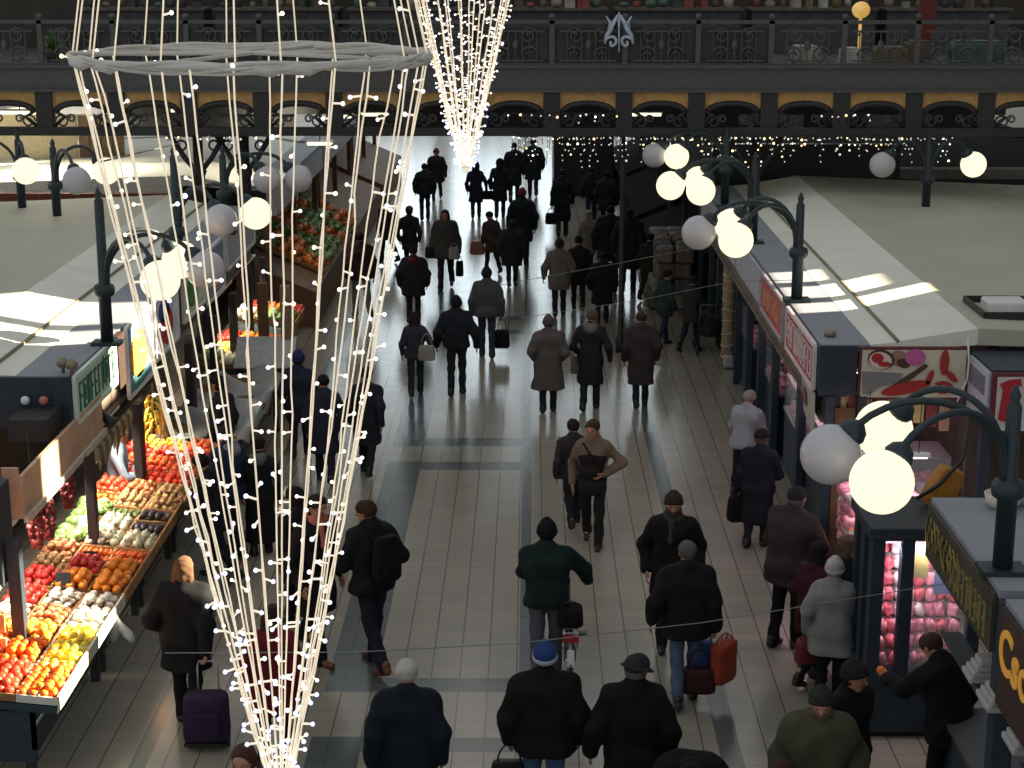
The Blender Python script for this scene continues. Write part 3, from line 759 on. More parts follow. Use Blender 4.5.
saus = [mat('sausage_' + str(i), c, .45, 0, .2, 20) for i, c in enumerate((srgb(122, 52, 38), srgb(150, 74, 50), srgb(96, 40, 34)))]
hang_sausages(20.0, 21.6, 3.8, 2.28, 14, 'dry sausage hanging under the faded red sign', 'sausages under the faded red sign', saus, 5)
# packets hanging under the meat sign, facing the camera
pk = [mat('packet_%d' % i, srgb(*c), .5, 0, .15, 8) for i, c in enumerate(((214, 186, 120), (150, 66, 52), (190, 150, 128), (120, 58, 46), (200, 170, 90), (96, 112, 110)))]
for i in range(9):
    x = 3.72 + .155 * i; b = MB(); zt = 2.25; hgt = .32 + .05 * (i % 3)
    b.hexa([(x - .06, 19.36, zt - hgt), (x + .06, 19.36, zt - hgt), (x + .05, 19.41, zt - hgt), (x - .05, 19.41, zt - hgt), (x - .065, 19.37, zt), (x + .065, 19.37, zt), (x + .06, 19.40, zt), (x - .06, 19.40, zt)])
    b.tube([(x, 19.385, zt), (x, 19.385, zt + .05)], .004, 4)
    tag(b.build('packet', pk[i % 6], origin=(x, 19.38, zt - hgt), bevel=.008), 'long food packet hanging under the meat picture sign', 'packet', 'packets hanging under the meat picture sign')
# white banner hung under the faded red sign, on the aisle corner
bn = MB(); bn.add([(3.40, 19.32, 2.3), (3.40, 20.3, 2.3), (3.44, 20.25, 1.85), (3.42, 19.36, 1.72)], [(0, 1, 2, 3)])
o = bn.build('banner', mat('off_white_banner', srgb(176, 172, 160), .8, 0, .05), origin=(3.41, 19.8, 1.72)); sol = o.modifiers.new('thick', 'SOLIDIFY'); sol.thickness = .012
tag(o, 'off white cloth banner hanging below the faded red sign', 'banner')
bn = MB(); bn.add([(3.385, 19.9, 2.2), (3.385, 20.15, 2.2), (3.40, 20.15, 1.98), (3.40, 19.9, 1.98)], [(0, 1, 2, 3)]); bn.build('printed_patch', mat('red_print', srgb(140, 76, 70), .8, 0, .1), o)
# boarded post with a paper notice
t = thing('notice_post', (3.66, 19.25, 0), 'pair of navy posts boarded with brown wood and a paper notice', 'post')
b = MB(); b.box((3.55, 19.2, 1.15), (.1, .1, 2.3)); b.build('post', navy, t); b = MB(); b.box((3.93, 19.2, 1.15), (.1, .1, 2.3)); b.build('post', navy, t)
b = MB(); b.box((3.74, 19.22, 1.1), (.24, .03, 2.1)); b.build('board', woodd, t); b = MB(); b.box((3.75, 19.2, 1.62), (.13, .012, .26)); b.build('notice', paper, t)
# ---------------------------------------------------------------- corner stall with the F sign
t = thing('market_stall', (6.6, 19.2, 0), 'corner stall at far right with a red letter sign', 'stall')
b = MB(); b.box2((5.2, 18.32, 2.14), (8.4, 19.28, 2.84)); b.build('sign_box', navy, t)
front_panel(t, 5.19, 8.3, 18.31, 2.12, 2.82, mar, 'sign_frame'); o = front_panel(t, 5.24, 8.25, 18.255, 2.16, 2.78, mat('pale_sign', srgb(200, 204, 198), .6, 0, .04), 'sign_panel', .02); o['label'] = 'pale sign board with a big red letter F'
b = MB()
f_px = [(1000, 384), (1010, 380), (1021, 379), (1022, 386), (1012, 388), (1010, 397), (1019, 395), (1020, 402), (1009, 405), (1006, 422), (998, 420), (1001, 402), (1003, 391)]
pts = [aty(x, y, 18.22) for x, y in f_px]
b.prism([(p.x, p.z) for p in pts], 18.215, 18.235, lambda u, v, w: (u, w, v)); b.build('lettering', mat('red_lettering', srgb(178, 40, 48), .5, 0, 0), t)
b = MB(); b.box2((5.17, 18.36, 2.16), (5.2, 19.22, 2.80)); o = b.build('side_sign', mat('blue_white_sign', srgb(190, 194, 208), .6, 0, .04), t); o['label'] = 'pale blue side sign with grey writing'
b = MB(); b.box2((5.16, 18.5, 2.5), (5.172, 19.15, 2.72)); b.build('side_print', mat('grey_print', srgb(120, 120, 128), .7, 0, .4, 30), t)
for x in (5.3, 7.2):
    b = MB(); b.box((x, 18.8, 1.07), (.12, .12, 2.14)); b.build('post', navy, t)
b = MB(); b.box2((5.5, 18.5, 0), (8.3, 19.2, .95)); b.build('counter', navy, t)
b = MB(); b.box2((5.2, 19.2, .95), (8.4, 19.27, 2.14)); b.build('back_panel', mat('stall_back', (1, 1, 1)), t)
# tray on the roof above it
t = thing('tray', (5.95, 20.3, 2.92), 'black tray holding red and white packages on the far right roof', 'tray')
zr = 3.02
b = MB(); b.box2((5.5, 19.9, zr), (7.0, 20.9, zr + .03)); 
for a, c in (((5.5, 19.9), (7, 19.9)), ((7, 19.9), (7, 20.9)), ((7, 20.9), (5.5, 20.9)), ((5.5, 20.9), (5.5, 19.9))): b.bar((a[0], a[1], zr + .07), (c[0], c[1], zr + .07), .03, .16)
b.build('tray_body', blackp, t)
for i, (x, y, m_, d) in enumerate(((5.9, 20.5, white, (.5, .4, .16)), (6.35, 20.3, mat('red_package', srgb(190, 50, 46), .5), (.4, .4, .2)), (6.7, 20.55, white, (.3, .5, .18)))):
    b = MB(); b.box((x, y, zr + .03 + d[2] / 2), d); tag(b.build('package', m_, origin=(x, y, zr + .03), bevel=.03), ['white package at the near left of the black roof tray', 'red package in the black roof tray', 'white package at the right of the black roof tray'][i], 'package')
# hanging hose / white cable at the meat sign corner
b = MB(); q = [aty(968, 338, 19.1), aty(969, 362, 19.1), aty(967, 380, 19.1), aty(961, 393, 19.1), aty(957, 402, 19.1)]; b.tube(q, .012, 6)
tag(b.build('hose', white, origin=q[-1]), 'white hose hanging down beside the meat picture sign', 'hose')
# orange shoulder bag hung under the beam, crate and basket on the near roof
base = aty(935, 490, 15.6)
t = thing('shoulder_bag', (base.x, base.y, base.z), 'yellow brown bag with dark strap hanging behind the near right lamp', 'bag')
b = MB(); bag_mesh(b, base + Vector((0, 0, -.15)), .34, .18, .40, Matrix.Rotation(.4, 3, 'Y') @ Matrix.Rotation(.3, 3, 'Z'), .8); b.build('bag_body', mat('mustard_leather', srgb(168, 112, 36), .5), t)
b = MB(); b.tube([base + Vector((-.2, -.12, -.05)), base + Vector((0, -.14, .1)), base + Vector((.22, -.1, .34)), base + Vector((.30, .05, .7))], .02, 6); b.build('strap', blackp, t)
# ---------------------------------------------------------------- glazed kiosk with lit meat
KX0, KX1, KY0, KY1, KZ = 3.24, 4.30, 14.95, 15.85, 2.16
t = thing('meat_kiosk', ((KX0 + KX1) / 2, (KY0 + KY1) / 2, 0), 'dark navy glazed kiosk with pink lit meat, right foreground', 'kiosk')
b = MB(); b.box2((KX0, KY0, .06), (KX1, KY1, .62)); b.build('base', navy, t, bevel=.01)
b = MB(); b.box2((KX0 + .05, KY0 + .05, 0), (KX1 - .05, KY1 - .05, .06)); b.build('plinth', blackp, t)
b = MB(); b.box2((KX0 - .04, KY0 - .04, KZ - .12), (KX1 + .04, KY1 + .04, KZ)); b.build('roof', mat('dark_roof', srgb(40, 46, 52), .6), t, bevel=.01)
for x, y in ((KX0 + .06, KY0 + .06), (KX0 + .34, KY0 + .06), (KX1 - .06, KY0 + .06), (KX0 + .06, KY1 - .06), (KX1 - .06, KY1 - .06), (KX0 + .06, (KY0 + KY1) / 2)):
    b = MB(); b.box((x, y, 1.34), (.12, .12, 1.45)); b.build('post', navy, t)
b = MB(); b.box2((KX0 + .4, KY0 + .05, .62), (KX1 - .1, KY0 + .06, 2.04)); b.build('glass_pane', glass, t)
b = MB(); b.box2((KX0 + .04, KY0 + .12, .62), (KX0 + .08, KY1 - .1, 2.04)); b.build('side_panel', navy, t)
for k in range(8):
    b = MB(); b.box2((KX0 + .10, KY0 + .14 + .075 * k, .62), (KX1 - .1, KY0 + .215 + .075 * k, .70 + .135 * k)); b.build('step', chrome, t)
b = MB(); b.box2((KX0 + .55, KY0 + .08, 1.86), (KX0 + .85, KY0 + .1, 1.99)); b.build('price_board', paper, t)
b = MB(); b.box2((KX0 + .62, KY0 + .08, 1.46), (KX0 + .80, KY0 + .1, 1.74)); b.build('screen', mat('blue_white_card', srgb(150, 175, 225), .5, 0, .03), t)
b = MB(); b.box2((KX0 + .42, KY0 + .1, 1.62), (KX0 + .56, KY0 + .12, 1.95)); b.build('notice', mat('yellow_card', srgb(196, 186, 110), .6), t)
for k in range(8):
    packs('meat_cut', 'pink lit cut of meat in the glazed kiosk, %s step' % ['lowest', 'second', 'third', 'fourth', 'fifth', 'sixth', 'seventh', 'highest'][k], 'meat', 'kiosk meat %d' % k, KX0 + .12, KX1 - .12, KY0 + .125 + .075 * k, KY0 + .225 + .075 * k, .70 + .135 * k, 9, 1, (.10, .085, .125), pinkm, seed=k + 50)
tube_lamp('pink shop tube inside the glazed kiosk', (3.77, 15.04, 2.02), .9, 'x', 26, (1, .80, .87), tubep, .5, 2.06)
for x, y, e, lab in ((4.4, 19.7, 14, 'over the counter under the picture sign'), (4.1, 22.6, 5, 'under the orange red sign'), (4.1, 20.9, 7, 'under the faded red sign'), (4.1, 25.2, 4, 'under the first grey sign')):
    tube_lamp('pink shop tube ' + lab, (x, y, 2.2), .9, 'x', e, (1, .62, .75), tubep)
display_counter('meat_counter', 'low navy meat counter between the kiosk and the picture sign stall', 3.5, 4.4, 17.5, 18.2, h=.62, gl=False)
packs('meat_cut', 'pink cut of meat piled on the low counter behind the kiosk', 'meat', 'meat piled behind the kiosk', 3.50, 4.3, 17.6, 18.15, .66, 110, 7, (.15, .16, .16), pinkm, seed=77)
packs('orange_packet', 'orange yellow packet at the aisle end of the low counter behind the kiosk', 'packet', 'orange packets behind the kiosk', 3.48, 3.75, 17.42, 17.58, .40, 12, 6, (.12, .12, .15), [mat('orange_packet', srgb(222, 150, 50), .5, 0, .15)], seed=78)
tube_lamp('pink shop tube over the low counter behind the kiosk', (3.95, 17.5, 2.1), .8, 'x', 14, (1, .7, .78), tubep, .25)
# ---------------------------------------------------------------- near right stalls
def near_stall(y0, y1, label, zt, z0, msign, deep=5.5):
    t = thing('market_stall', (RX + .3, (y0 + y1) / 2, 0), label, 'stall')
    b = MB(); b.box2((RX, y0, zt - .06), (RX + deep, y1, zt)); b.build('roof', steel, t)
    b = MB(); b.box2((RX + .02, y0, z0), (RX + .2, y1, zt - .06)); b.build('sign_box', navy, t)
    o = sign_on(t, 1, y0 + .04, y1 - .04, z0 + .02, zt - .04, msign)
    b = MB(); b.box((RX + .08, y0 - .0, 1.42), (.16, .16, 2.84)); b.build('post', navy, t, bevel=.012)
    b = MB(); b.box2((RX + .22, y0, .08), (RX + .9, y1, .92)); b.build('counter', navy, t)
    b = MB(); b.box2((RX + .18, y0, .92), (RX + .95, y1, .96)); b.build('worktop', mat('dull_steel', srgb(84, 88, 92), .5, .3), t)
    b = MB(); b.box2((RX - .02, y0, 1.93), (RX + .14, y1 - .7, 1.97)); b.bar((RX - .02, y0, 1.97), (RX - .02, y1 - .7, 1.97), .02, .03); b.build('paper_shelf', mat('dark_shelf', srgb(62, 66, 72), .6, .1), t)
    b = MB(); b.box2((RX + 1.9, y0, 0), (RX + 1.95, y1, zt - .1)); b.build('back_panel', mat('stall_back', (1, 1, 1)), t)
    return t
dk = mat('dark_olive_sign', srgb(62, 58, 46), .6, 0, .25, 4)
gold = mat('gold_lettering', srgb(150, 136, 84), .5, .2, .1)
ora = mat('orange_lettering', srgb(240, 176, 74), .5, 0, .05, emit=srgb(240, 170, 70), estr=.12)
N1 = near_stall(11.46, 13.6, 'near right stall with a dark olive sign in worn gold script', 2.9, 2.38, dk)
strokes(N1, 1, 11.62, 12.75, 2.46, 2.72, gold, 9, 8)
b = MB(); r_ = random.Random(2)
for i in range(12):
    y = 12.5 + .09 * i; b.tube([(RX - .05, y + .05 * math.sin(a * 2 + i), 2.66 + .14 * math.sin(a + i)) for a in [k * .8 for k in range(6)]], .008, 5)
b.build('painted_scroll', mat('dull_gold', srgb(150, 132, 76), .5, .2, .1), N1)
N0 = near_stall(8.4, 11.30, 'nearest right stall with a brown black sign in orange letters', 2.9, 2.10, mat('brown_black_sign', srgb(58, 42, 36), .6, 0, .2, 3))
lettering('Cso', .45, (RX - .045, 11.22, 2.44), Matrix(((0, 0, -1), (-1, 0, 0), (0, 1, 0))), ora, N0)
# paper bundles and bags hung on the counters' outer edge
for i, (px, py, w, hgt) in enumerate(((966, 668, .26, .24), (985, 694, .34, .05), (1004, 736, .3, .24))):
    p = atz(px, py, 2.05); b = MB()
    for k in range(4): b.box((RX + .04 + .012 * k, p.y - .02 * k, 1.97 + .025 + .05 * k), (.18 - .02 * k, w - .03 * k, .05))
    o = b.build('paper_bundle', mat('grey_white_paper', srgb(170, 168, 170), .8, 0, .08), origin=(RX, p.y, 1.97), bevel=.012)
    tag(o, ['bundle of white paper bags at the far end of the near right paper shelf', 'white paper stack in the middle of the near right paper shelf', 'bundle of white paper bags at the near end of the right paper shelf'][i], 'paper')
# white basket with a knitted lump on the roof of the near stall
t = thing('basket', (3.95, 13.35, 2.9), 'white woven basket on the near right stall roof', 'basket')
b = MB(); b.lathe([(.10, 0), (.14, .05), (.155, .12), (.14, .125), (.12, .06)], (3.95, 13.35, 2.9), 16); b.build('basket_body', mat('woven_white', srgb(206, 200, 186), .8, 0, .15, 60), t)
b = MB(); b.ball((4.15, 13.4, 3.0), .10, 12, 8, (1, .9, .9)); b.ball((4.24, 13.42, 3.05), .07, 10, 7); tag(b.build('cloth_bundle', mat('grey_white_cloth', srgb(190, 184, 176), .9, 0, .1, 30), origin=(4.15, 13.4, 2.9)), 'pale cloth bundle on the near right stall roof beside the basket', 'cloth')
# ================================================================== left block
L_ = []
ll = ['left stall nearest the camera, under the pale green sign', 'left stall behind the first lamp post, with colourful picture signs', 'left stall with pink and grey signs', 'last left aisle stall, before the gallery bridge']
yl = [17.7, 20.1, 23.4, 27.0, 30.3]
for i in range(4): L_.append(stall('market_stall', -1, yl[i], yl[i + 1], ll[i], deep=9.0))
sign_on(L_[0], -1, 17.74, 19.55, 2.36, 2.87, green_s, mat('green_white_rim', srgb(210, 232, 222), .5, 0, 0))['label'] = 'pale green sign with dark green capital letters'
strokes(L_[0], -1, 17.85, 19.5, 2.45, 2.78, green_l, 10, 21)
def pic_sign(t, y0, y1, z0, z1, bgm, blobs, lab):
    o = sign_on(t, -1, y0, y1, z0, z1, bgm, white); o['label'] = lab
    for (u, v, ru, rv, m) in blobs:
        b = MB(); pts = [(y0 + (y1 - y0) * (u + ru * math.cos(a)), z0 + (z1 - z0) * (v + rv * math.sin(a))) for a in [2 * PI * i / 16 for i in range(16)]]
        b.prism(pts, LX + .036, LX + .046, lambda p, q, w: (w, p, q)); b.build('printed_picture', m, t)
cs = lambda n, c: mat('print_' + n, srgb(*c), .5, 0, .2, 8)
b = MB(); b.box2((LX - .02, 19.62, 2.25), (LX + .06, 19.95, 2.9)); b.build('sign_end_board', mat('dark_brown_board', srgb(52, 34, 28), .6), L_[0])
pic_sign(L_[1], 20.15, 21.5, 2.0, 2.88, cs('skyblue', (120, 160, 200)), ((.45, .5, .36, .34, cs('amber', (240, 170, 70))), (.4, .12, .4, .1, cs('teal', (90, 150, 150)))), 'picture sign of an amber shape on blue')
pic_sign(L_[1], 21.7, 23.2, 2.1, 2.9, cs('white', (225, 230, 236)), ((.4, .7, .22, .2, cs('blue', (40, 70, 150))), (.5, .4, .25, .32, cs('red', (200, 50, 40)))), 'white picture sign with red and blue')
pic_sign(L_[2], 23.6, 25.2, 2.2, 2.9, cs('mint', (196, 220, 190)), ((.4, .5, .25, .34, cs('leaf', (70, 130, 70))),), 'pale mint sign with a green leaf picture')
pic_sign(L_[2], 25.4, 26.9, 2.1, 2.9, cs('greyblue', (130, 140, 165)), ((.4, .55, .3, .3, cs('rose', (215, 170, 180))), (.6, .3, .2, .2, cs('salmon', (200, 130, 120)))), 'blue grey sign with a pink picture')
pic_sign(L_[3], 27.2, 30.0, 2.3, 2.88, grey_s, (), 'plain grey sign board')
# near end: navy end panel, lower printed awning boards, dark box
def fp(t, x0, x1, y, z0, z1, m, name, th=.06): b = MB(); b.box2((x0, y - th, z0), (x1, y, z1)); return b.build(name, m, t, bevel=.006)
fp(L_[0], -8.4, -5.0, 17.70, 2.32, 2.9, navy, 'end_panel')
awn = thing('awning', (-5.2, 16.6, 2.0), 'low printed awning board over the nearest fruit, sunlit', 'awning')
b = MB(); b.box2((-4.99, 15.62, 1.98), (-4.95, 18.75, 2.42)); b.build('printed_board', mat('peach_print', srgb(196, 160, 134), .6, 0, .3, 2.2), awn)
b = MB(); b.bar((-4.94, 15.62, 1.97), (-4.94, 18.8, 1.97), .05, .07); b.build('edge_rail', mat('pale_rail', srgb(200, 190, 178), .5), awn)
b = MB(); b.box2((-5.5, 17.0, 2.36), (-5.08, 17.6, 2.6)); b.build('dark_box', ironb, awn)
b = MB(); b.box2((-5.35, 15.62, 1.98), (-4.99, 15.66, 2.5)); b.build('end_board', mat('peach_print', (1, 1, 1)), awn)
for i, x in enumerate((-5.45, -5.25)):
    b = MB(); b.ball((x, 17.5, 2.68), .05, 10, 7); tag(b.build('lamp_bulb', [white, mat('pink_plastic', srgb(200, 120, 110), .5)][i], origin=(x, 17.5, 2.62)), ['small white bulb on the dark box below the green sign', 'small pink bulb on the dark box below the green sign'][i], 'bulb')
# fruit on the gutter corner: small round finials on roof edge
for i, (px, py) in enumerate(((63, 368), (72, 370))):
    p = atz(px, py, 2.95); b = MB(); b.lathe([(.02, -.05), (.02, .0), (.06, .02), (.07, .07), (.03, .12)], p, 12); tag(b.build('finial', mat('tarnished_metal', (1, 1, 1)), origin=(p.x, p.y, 2.9)), ['left one of two small round caps on the grey roof edge', 'right one of two small round caps on the grey roof edge'][i], 'finial')
# nearest left stall: navy upright, sloping shelf and yellow cards
t = thing('market_stall', (-5.5, 14.6, 0), 'navy corner stall cut by the left edge of the photo', 'stall')
b = MB(); b.box2((-7.2, 14.9, 1.55), (-4.98, 15.3, 2.5)); b.build('sign_box', navy, t)
b = MB(); b.box((-4.9, 15.05, .98), (.12, .12, 1.96)); b.build('post', navy, t)
b = MB(); b.hexa([(-6.4, 14.2, 1.40), (-5.0, 14.2, 1.40), (-5.0, 15.0, 1.55), (-6.4, 15.0, 1.55), (-6.4, 14.2, 1.44), (-5.0, 14.2, 1.44), (-5.0, 15.0, 1.59), (-6.4, 15.0, 1.59)]); b.build('shelf', mat('weathered_grey_board', srgb(120, 122, 116), .7, 0, .15, 4), t)
for z, m_ in ((1.22, mat('yellow_card', (1, 1, 1))), (.98, mat('cream_card', srgb(210, 200, 140), .6)), (.78, mat('cream_card', (1, 1, 1)))):
    b = MB(); b.box((-5.04, 14.8, z), (.16, .02, .18)); b.build('price_card', m_, t)
# ---------------------------------------------------------------- produce benches
bench_l = ['fruit bench nearest the camera, in front of the left stalls', 'second fruit bench from the camera, on the left', 'third fruit bench from the camera, on the left', 'fourth fruit bench from the camera, on the left', 'fifth fruit bench, beyond the grey sheet on the left', 'farthest fruit bench before the gallery bridge, on the left']
FX = -4.22
BENCH = [(13.8, 16.30), (16.35, 18.10), (18.15, 19.95), (20.0, 21.86), (26.0, 29.36), (29.4, 30.6)]
SL = .10
def slope_z(x): return .88 + (FX - x) * SL
for i in range(6):
    y0, y1 = BENCH[i]
    t = thing('fruit_bench', (FX - .55, (y0 + y1) / 2, 0), bench_l[i], 'bench')
    b = MB(); b.hexa([(FX, y0, .76), (FX - 1.15, y0, .76 + .115), (FX - 1.15, y1, .875), (FX, y1, .76), (FX, y0, .82), (FX - 1.15, y0, .935), (FX - 1.15, y1, .935), (FX, y1, .82)]); b.build('sloping_top', mat('bench_green', srgb(36, 56, 58), .6), t)
    b = MB(); b.bar((FX + .02, y0, .87), (FX + .02, y1, .87), .025, .13); b.build('front_board', mat('pale_board', srgb(206, 204, 190), .6) if i == 0 else wood, t)
    for x in (FX - .3, FX - 1.0):
        for y in (y0 + .1, y1 - .1):
            b = MB(); zz = .76 + (FX - x) * SL; b.box((x, y, zz / 2), (.08, .08, zz)); b.build('leg', ironb, t)
    b = MB(); b.bar((FX - .3, y0 + .1, .3), (FX - .3, y1 - .1, .3), .05); b.build('stretcher', ironb, t)
    b = MB(); b.box2((FX - .22, y0 + .03, .28), (FX - 1.1, y0 + .07, .78)); b.box2((FX - .22, y0 + .03, .40), (FX - .26, y1 - .03, .78)); b.build('skirt_panel', navy, t)
FR = {}
def fruit(kind):
    if kind in FR: return FR[kind]
    col = dict(orange=(244, 140, 40), mandarin=(246, 120, 34), tomato=(232, 74, 44), apple=(196, 46, 40), lemon=(246, 214, 70), potato=(170, 132, 88), onion=(176, 110, 70), cabbage=(120, 150, 84), cucumber=(52, 84, 46),
               turnip=(206, 200, 176), carrot=(238, 106, 40), pepper=(200, 50, 36), aubergine=(46, 34, 44), pear=(206, 186, 90), mushroom=(222, 214, 200), pumpkin=(224, 120, 48), grape=(96, 40, 50), lettuce=(92, 128, 60), persimmon=(236, 104, 46))[kind]
    m = mat('skin_of_' + kind, srgb(*col), .38 if kind not in ('potato', 'mushroom', 'turnip') else .8, 0, .22, 14)
    st = mat('fruit_stem', srgb(84, 96, 44), .8, 0, .2)
    b = MB()
    if kind in ('lemon',): b.lathe([(.004, -.05), (.012, -.044), (.03, -.026), (.036, 0), (.03, .026), (.012, .044), (.004, .05)], (0, 0, .034), 10, Matrix.Rotation(PI / 2, 3, 'X'))
    elif kind == 'pear': b.lathe([(.005, -.04), (.03, -.032), (.04, -.008), (.03, .024), (.016, .05), (.004, .058)], (0, 0, .036), 10, Matrix.Rotation(PI / 2.4, 3, 'X'))
    elif kind == 'cucumber': b.tube([(0, -.12, .03), (0, -.1, .03), (.01, 0, .032), (0, .1, .03), (0, .12, .03)], [.008, .026, .03, .026, .008], 8)
    elif kind == 'carrot': b.tube([(0, -.10, .03), (0, -.085, .03), (.005, .02, .026), (0, .11, .02)], [.012, .028, .02, .004], 8)
    elif kind == 'aubergine': b.tube([(0, -.11, .045), (0, -.08, .045), (.0, .0, .045), (.01, .08, .04), (0, .11, .035)], [.012, .042, .048, .034, .012], 9)
    elif kind in ('cabbage', 'lettuce'):
        r = random.Random(5); b.ball((0, 0, .085), .075, 10, 7)
        for a in range(7):
            q = a * .9; b.ball((.05 * math.cos(q), .05 * math.sin(q), .06 + .012 * (a % 3)), .055, 8, 5, (1, 1, .8))
    elif kind == 'turnip': b.lathe([(.002, -.07), (.012, -.05), (.04, -.03), (.055, .0), (.045, .03), (.01, .045), (.012, .07)], (0, 0, .06), 10)
    elif kind == 'grape':
        r = random.Random(3)
        for a in range(26): z = r.random(); q = r.uniform(0, 6.28); w = .06 * (1 - z * .7); b.ball((w * math.cos(q), w * math.sin(q), .16 - z * .15), .019, 6, 4)
    elif kind == 'mushroom': b.lathe([(.012, 0), (.016, .03), (.045, .032), (.048, .05), (.028, .068), (.003, .074)], (0, 0, 0), 10)
    elif kind == 'potato': b.ball((0, 0, .032), 1, 9, 6, (.048, .036, .032))
    else:
        s_ = dict(orange=.049, mandarin=.041, tomato=.044, apple=.047, onion=.042, pepper=.05, persimmon=.047, pumpkin=.1)[kind]
        b.lathe([(.004, -.9 * s_), (.5 * s_, -.86 * s_), (.86 * s_, -.5 * s_), (s_, 0), (.86 * s_, .5 * s_), (.5 * s_, .84 * s_), (.1 * s_, .76 * s_)], (0, 0, .9 * s_), 10)
    b.mat(1)
    if kind in ('apple', 'tomato', 'pear', 'pepper', 'persimmon', 'aubergine', 'pumpkin'): b.tube([(0, 0, .07 if kind != 'pumpkin' else .15), (.004, 0, .09 if kind != 'pumpkin' else .21)], .004 if kind != 'pumpkin' else .015, 4) if kind not in ('pear', 'aubergine') else b.tube([(0, -.1, .05), (0, -.13, .055)], .006, 4)
    FR[kind] = (b, [m, st], {'cucumber': (.06, .2), 'carrot': (.055, .19), 'aubergine': (.085, .2), 'cabbage': (.17, .17), 'lettuce': (.17, .17), 'turnip': (.11, .11), 'grape': (.14, .14), 'mushroom': (.09, .09), 'pumpkin': (.2, .2), 'orange': (.09, .09), 'mandarin': (.076, .076)}.get(kind, (.085, .085)))
    return FR[kind]
PROTO = {}
def crate_of(kind, x1, y0, w, d, label_where, layers=1, colour='wood', count=[0], zf=slope_z, tilt=.0997, group=None, extra=0., n_max=60):
    """open wooden crate lying on the sloping bench with individual fruit. x1: front edge, y0..y0+w along the aisle, d: depth uphill."""
    ct = math.cos(tilt); sn = math.sin(tilt)
    org = Vector((x1, y0, zf(x1) - .05))
    P = lambda u, v, q: org + Vector((-u * ct - q * sn * -1 * 0 - (-q) * 0 - 0, v, u * sn)) + Vector((q * sn, 0, q * ct))
    t = thing('crate', P(d / 2, w / 2, 0), 'wooden crate of %s %s' % (PL[kind], label_where), 'crate')
    def brd(a, c, hgt, th=.014):
        b = MB(); A = [P(a[0], a[1], 0), P(c[0], c[1], 0)]; n_ = P(0, 0, 1) - P(0, 0, 0); al = (A[1] - A[0]); s_ = al.normalized().cross(n_) * th / 2
        b.hexa([A[0] - s_, A[0] + s_, A[1] + s_, A[1] - s_, A[0] - s_ + n_ * hgt, A[0] + s_ + n_ * hgt, A[1] + s_ + n_ * hgt, A[1] - s_ + n_ * hgt]); return b
    m_ = {'wood': wood, 'white': mat('white_crate', srgb(214, 210, 196), .6, 0, .08), 'dark': woodd}[colour]
    b = MB(); b.hexa([P(0, 0, 0), P(d, 0, 0), P(d, w, 0), P(0, w, 0), P(0, 0, .012), P(d, 0, .012), P(d, w, .012), P(0, w, .012)]); b.build('bottom', m_, t)
    for a, c in (((0, 0), (0, w)), ((d, 0), (d, w)), ((0, 0), (d, 0)), ((0, w), (d, w))): brd(a, c, .075).build('side_board', m_, t)
    fb, fm, (sx, sy) = fruit(kind); r = random.Random(int(x1 * 91 + y0 * 37))
    nu = max(1, int((d - .02) / sx)); nv = max(1, int((w - .02) / sy)); lab = '%s %s' % (ONE[kind], label_where); k = 0
    for L in range(layers):
        for i in range(nu - (L % 2)):
            for j in range(nv - (L % 2)):
                if k >= n_max: continue
                if kind not in PROTO: o = PROTO[kind] = fb.build(NAME.get(kind, kind), fm)
                else: o = PROTO[kind].copy(); COL.objects.link(o)
                u = .01 + (i + .5 + .5 * (L % 2)) * (d - .02) / nu + r.uniform(-.008, .008); v = .01 + (j + .5 + .5 * (L % 2)) * (w - .02) / nv + r.uniform(-.008, .008)
                o.location = P(u, v, .012 + (.03 if kind in ('orange', 'mandarin', 'tomato', 'apple') else .02) + extra + L * min(sx, .085) * .66 + r.uniform(0, .008))
                if kind in ('cucumber', 'carrot', 'aubergine'): o.rotation_euler = (0, tilt, r.uniform(-.3, .3))
                else: o.rotation_euler = (r.uniform(-.5, .5), tilt + r.uniform(-.4, .4), r.uniform(0, 6))
                tag(o, lab, CATS.get(kind, kind), '%s %s' % (PL[kind], label_where)); k += 1
NAME = {'potato': 'potato', 'grape': 'grape_bunch'}
CATS = {'grape': 'grapes', 'pepper': 'pepper'}
PL = dict(orange='oranges', mandarin='mandarins', tomato='tomatoes', apple='red apples', lemon='lemons', potato='potatoes', onion='onions', cabbage='green cabbages', cucumber='cucumbers', turnip='white turnips', carrot='carrots', pepper='red peppers', aubergine='dark aubergines', pear='yellow pears', mushroom='white mushrooms', grape='dark grapes', lettuce='lettuces', persimmon='orange red persimmons', pumpkin='orange pumpkins')
ONE = dict(orange='round orange', mandarin='small bright mandarin', tomato='red tomato', apple='red apple', lemon='yellow lemon', potato='brown potato', onion='brown onion', cabbage='green cabbage', cucumber='dark cucumber', turnip='white turnip', carrot='orange carrot', pepper='red pepper', aubergine='dark aubergine', pear='yellow pear', mushroom='white mushroom', grape='dark grape bunch', lettuce='green lettuce', persimmon='orange red persimmon', pumpkin='orange pumpkin')
W1 = .36
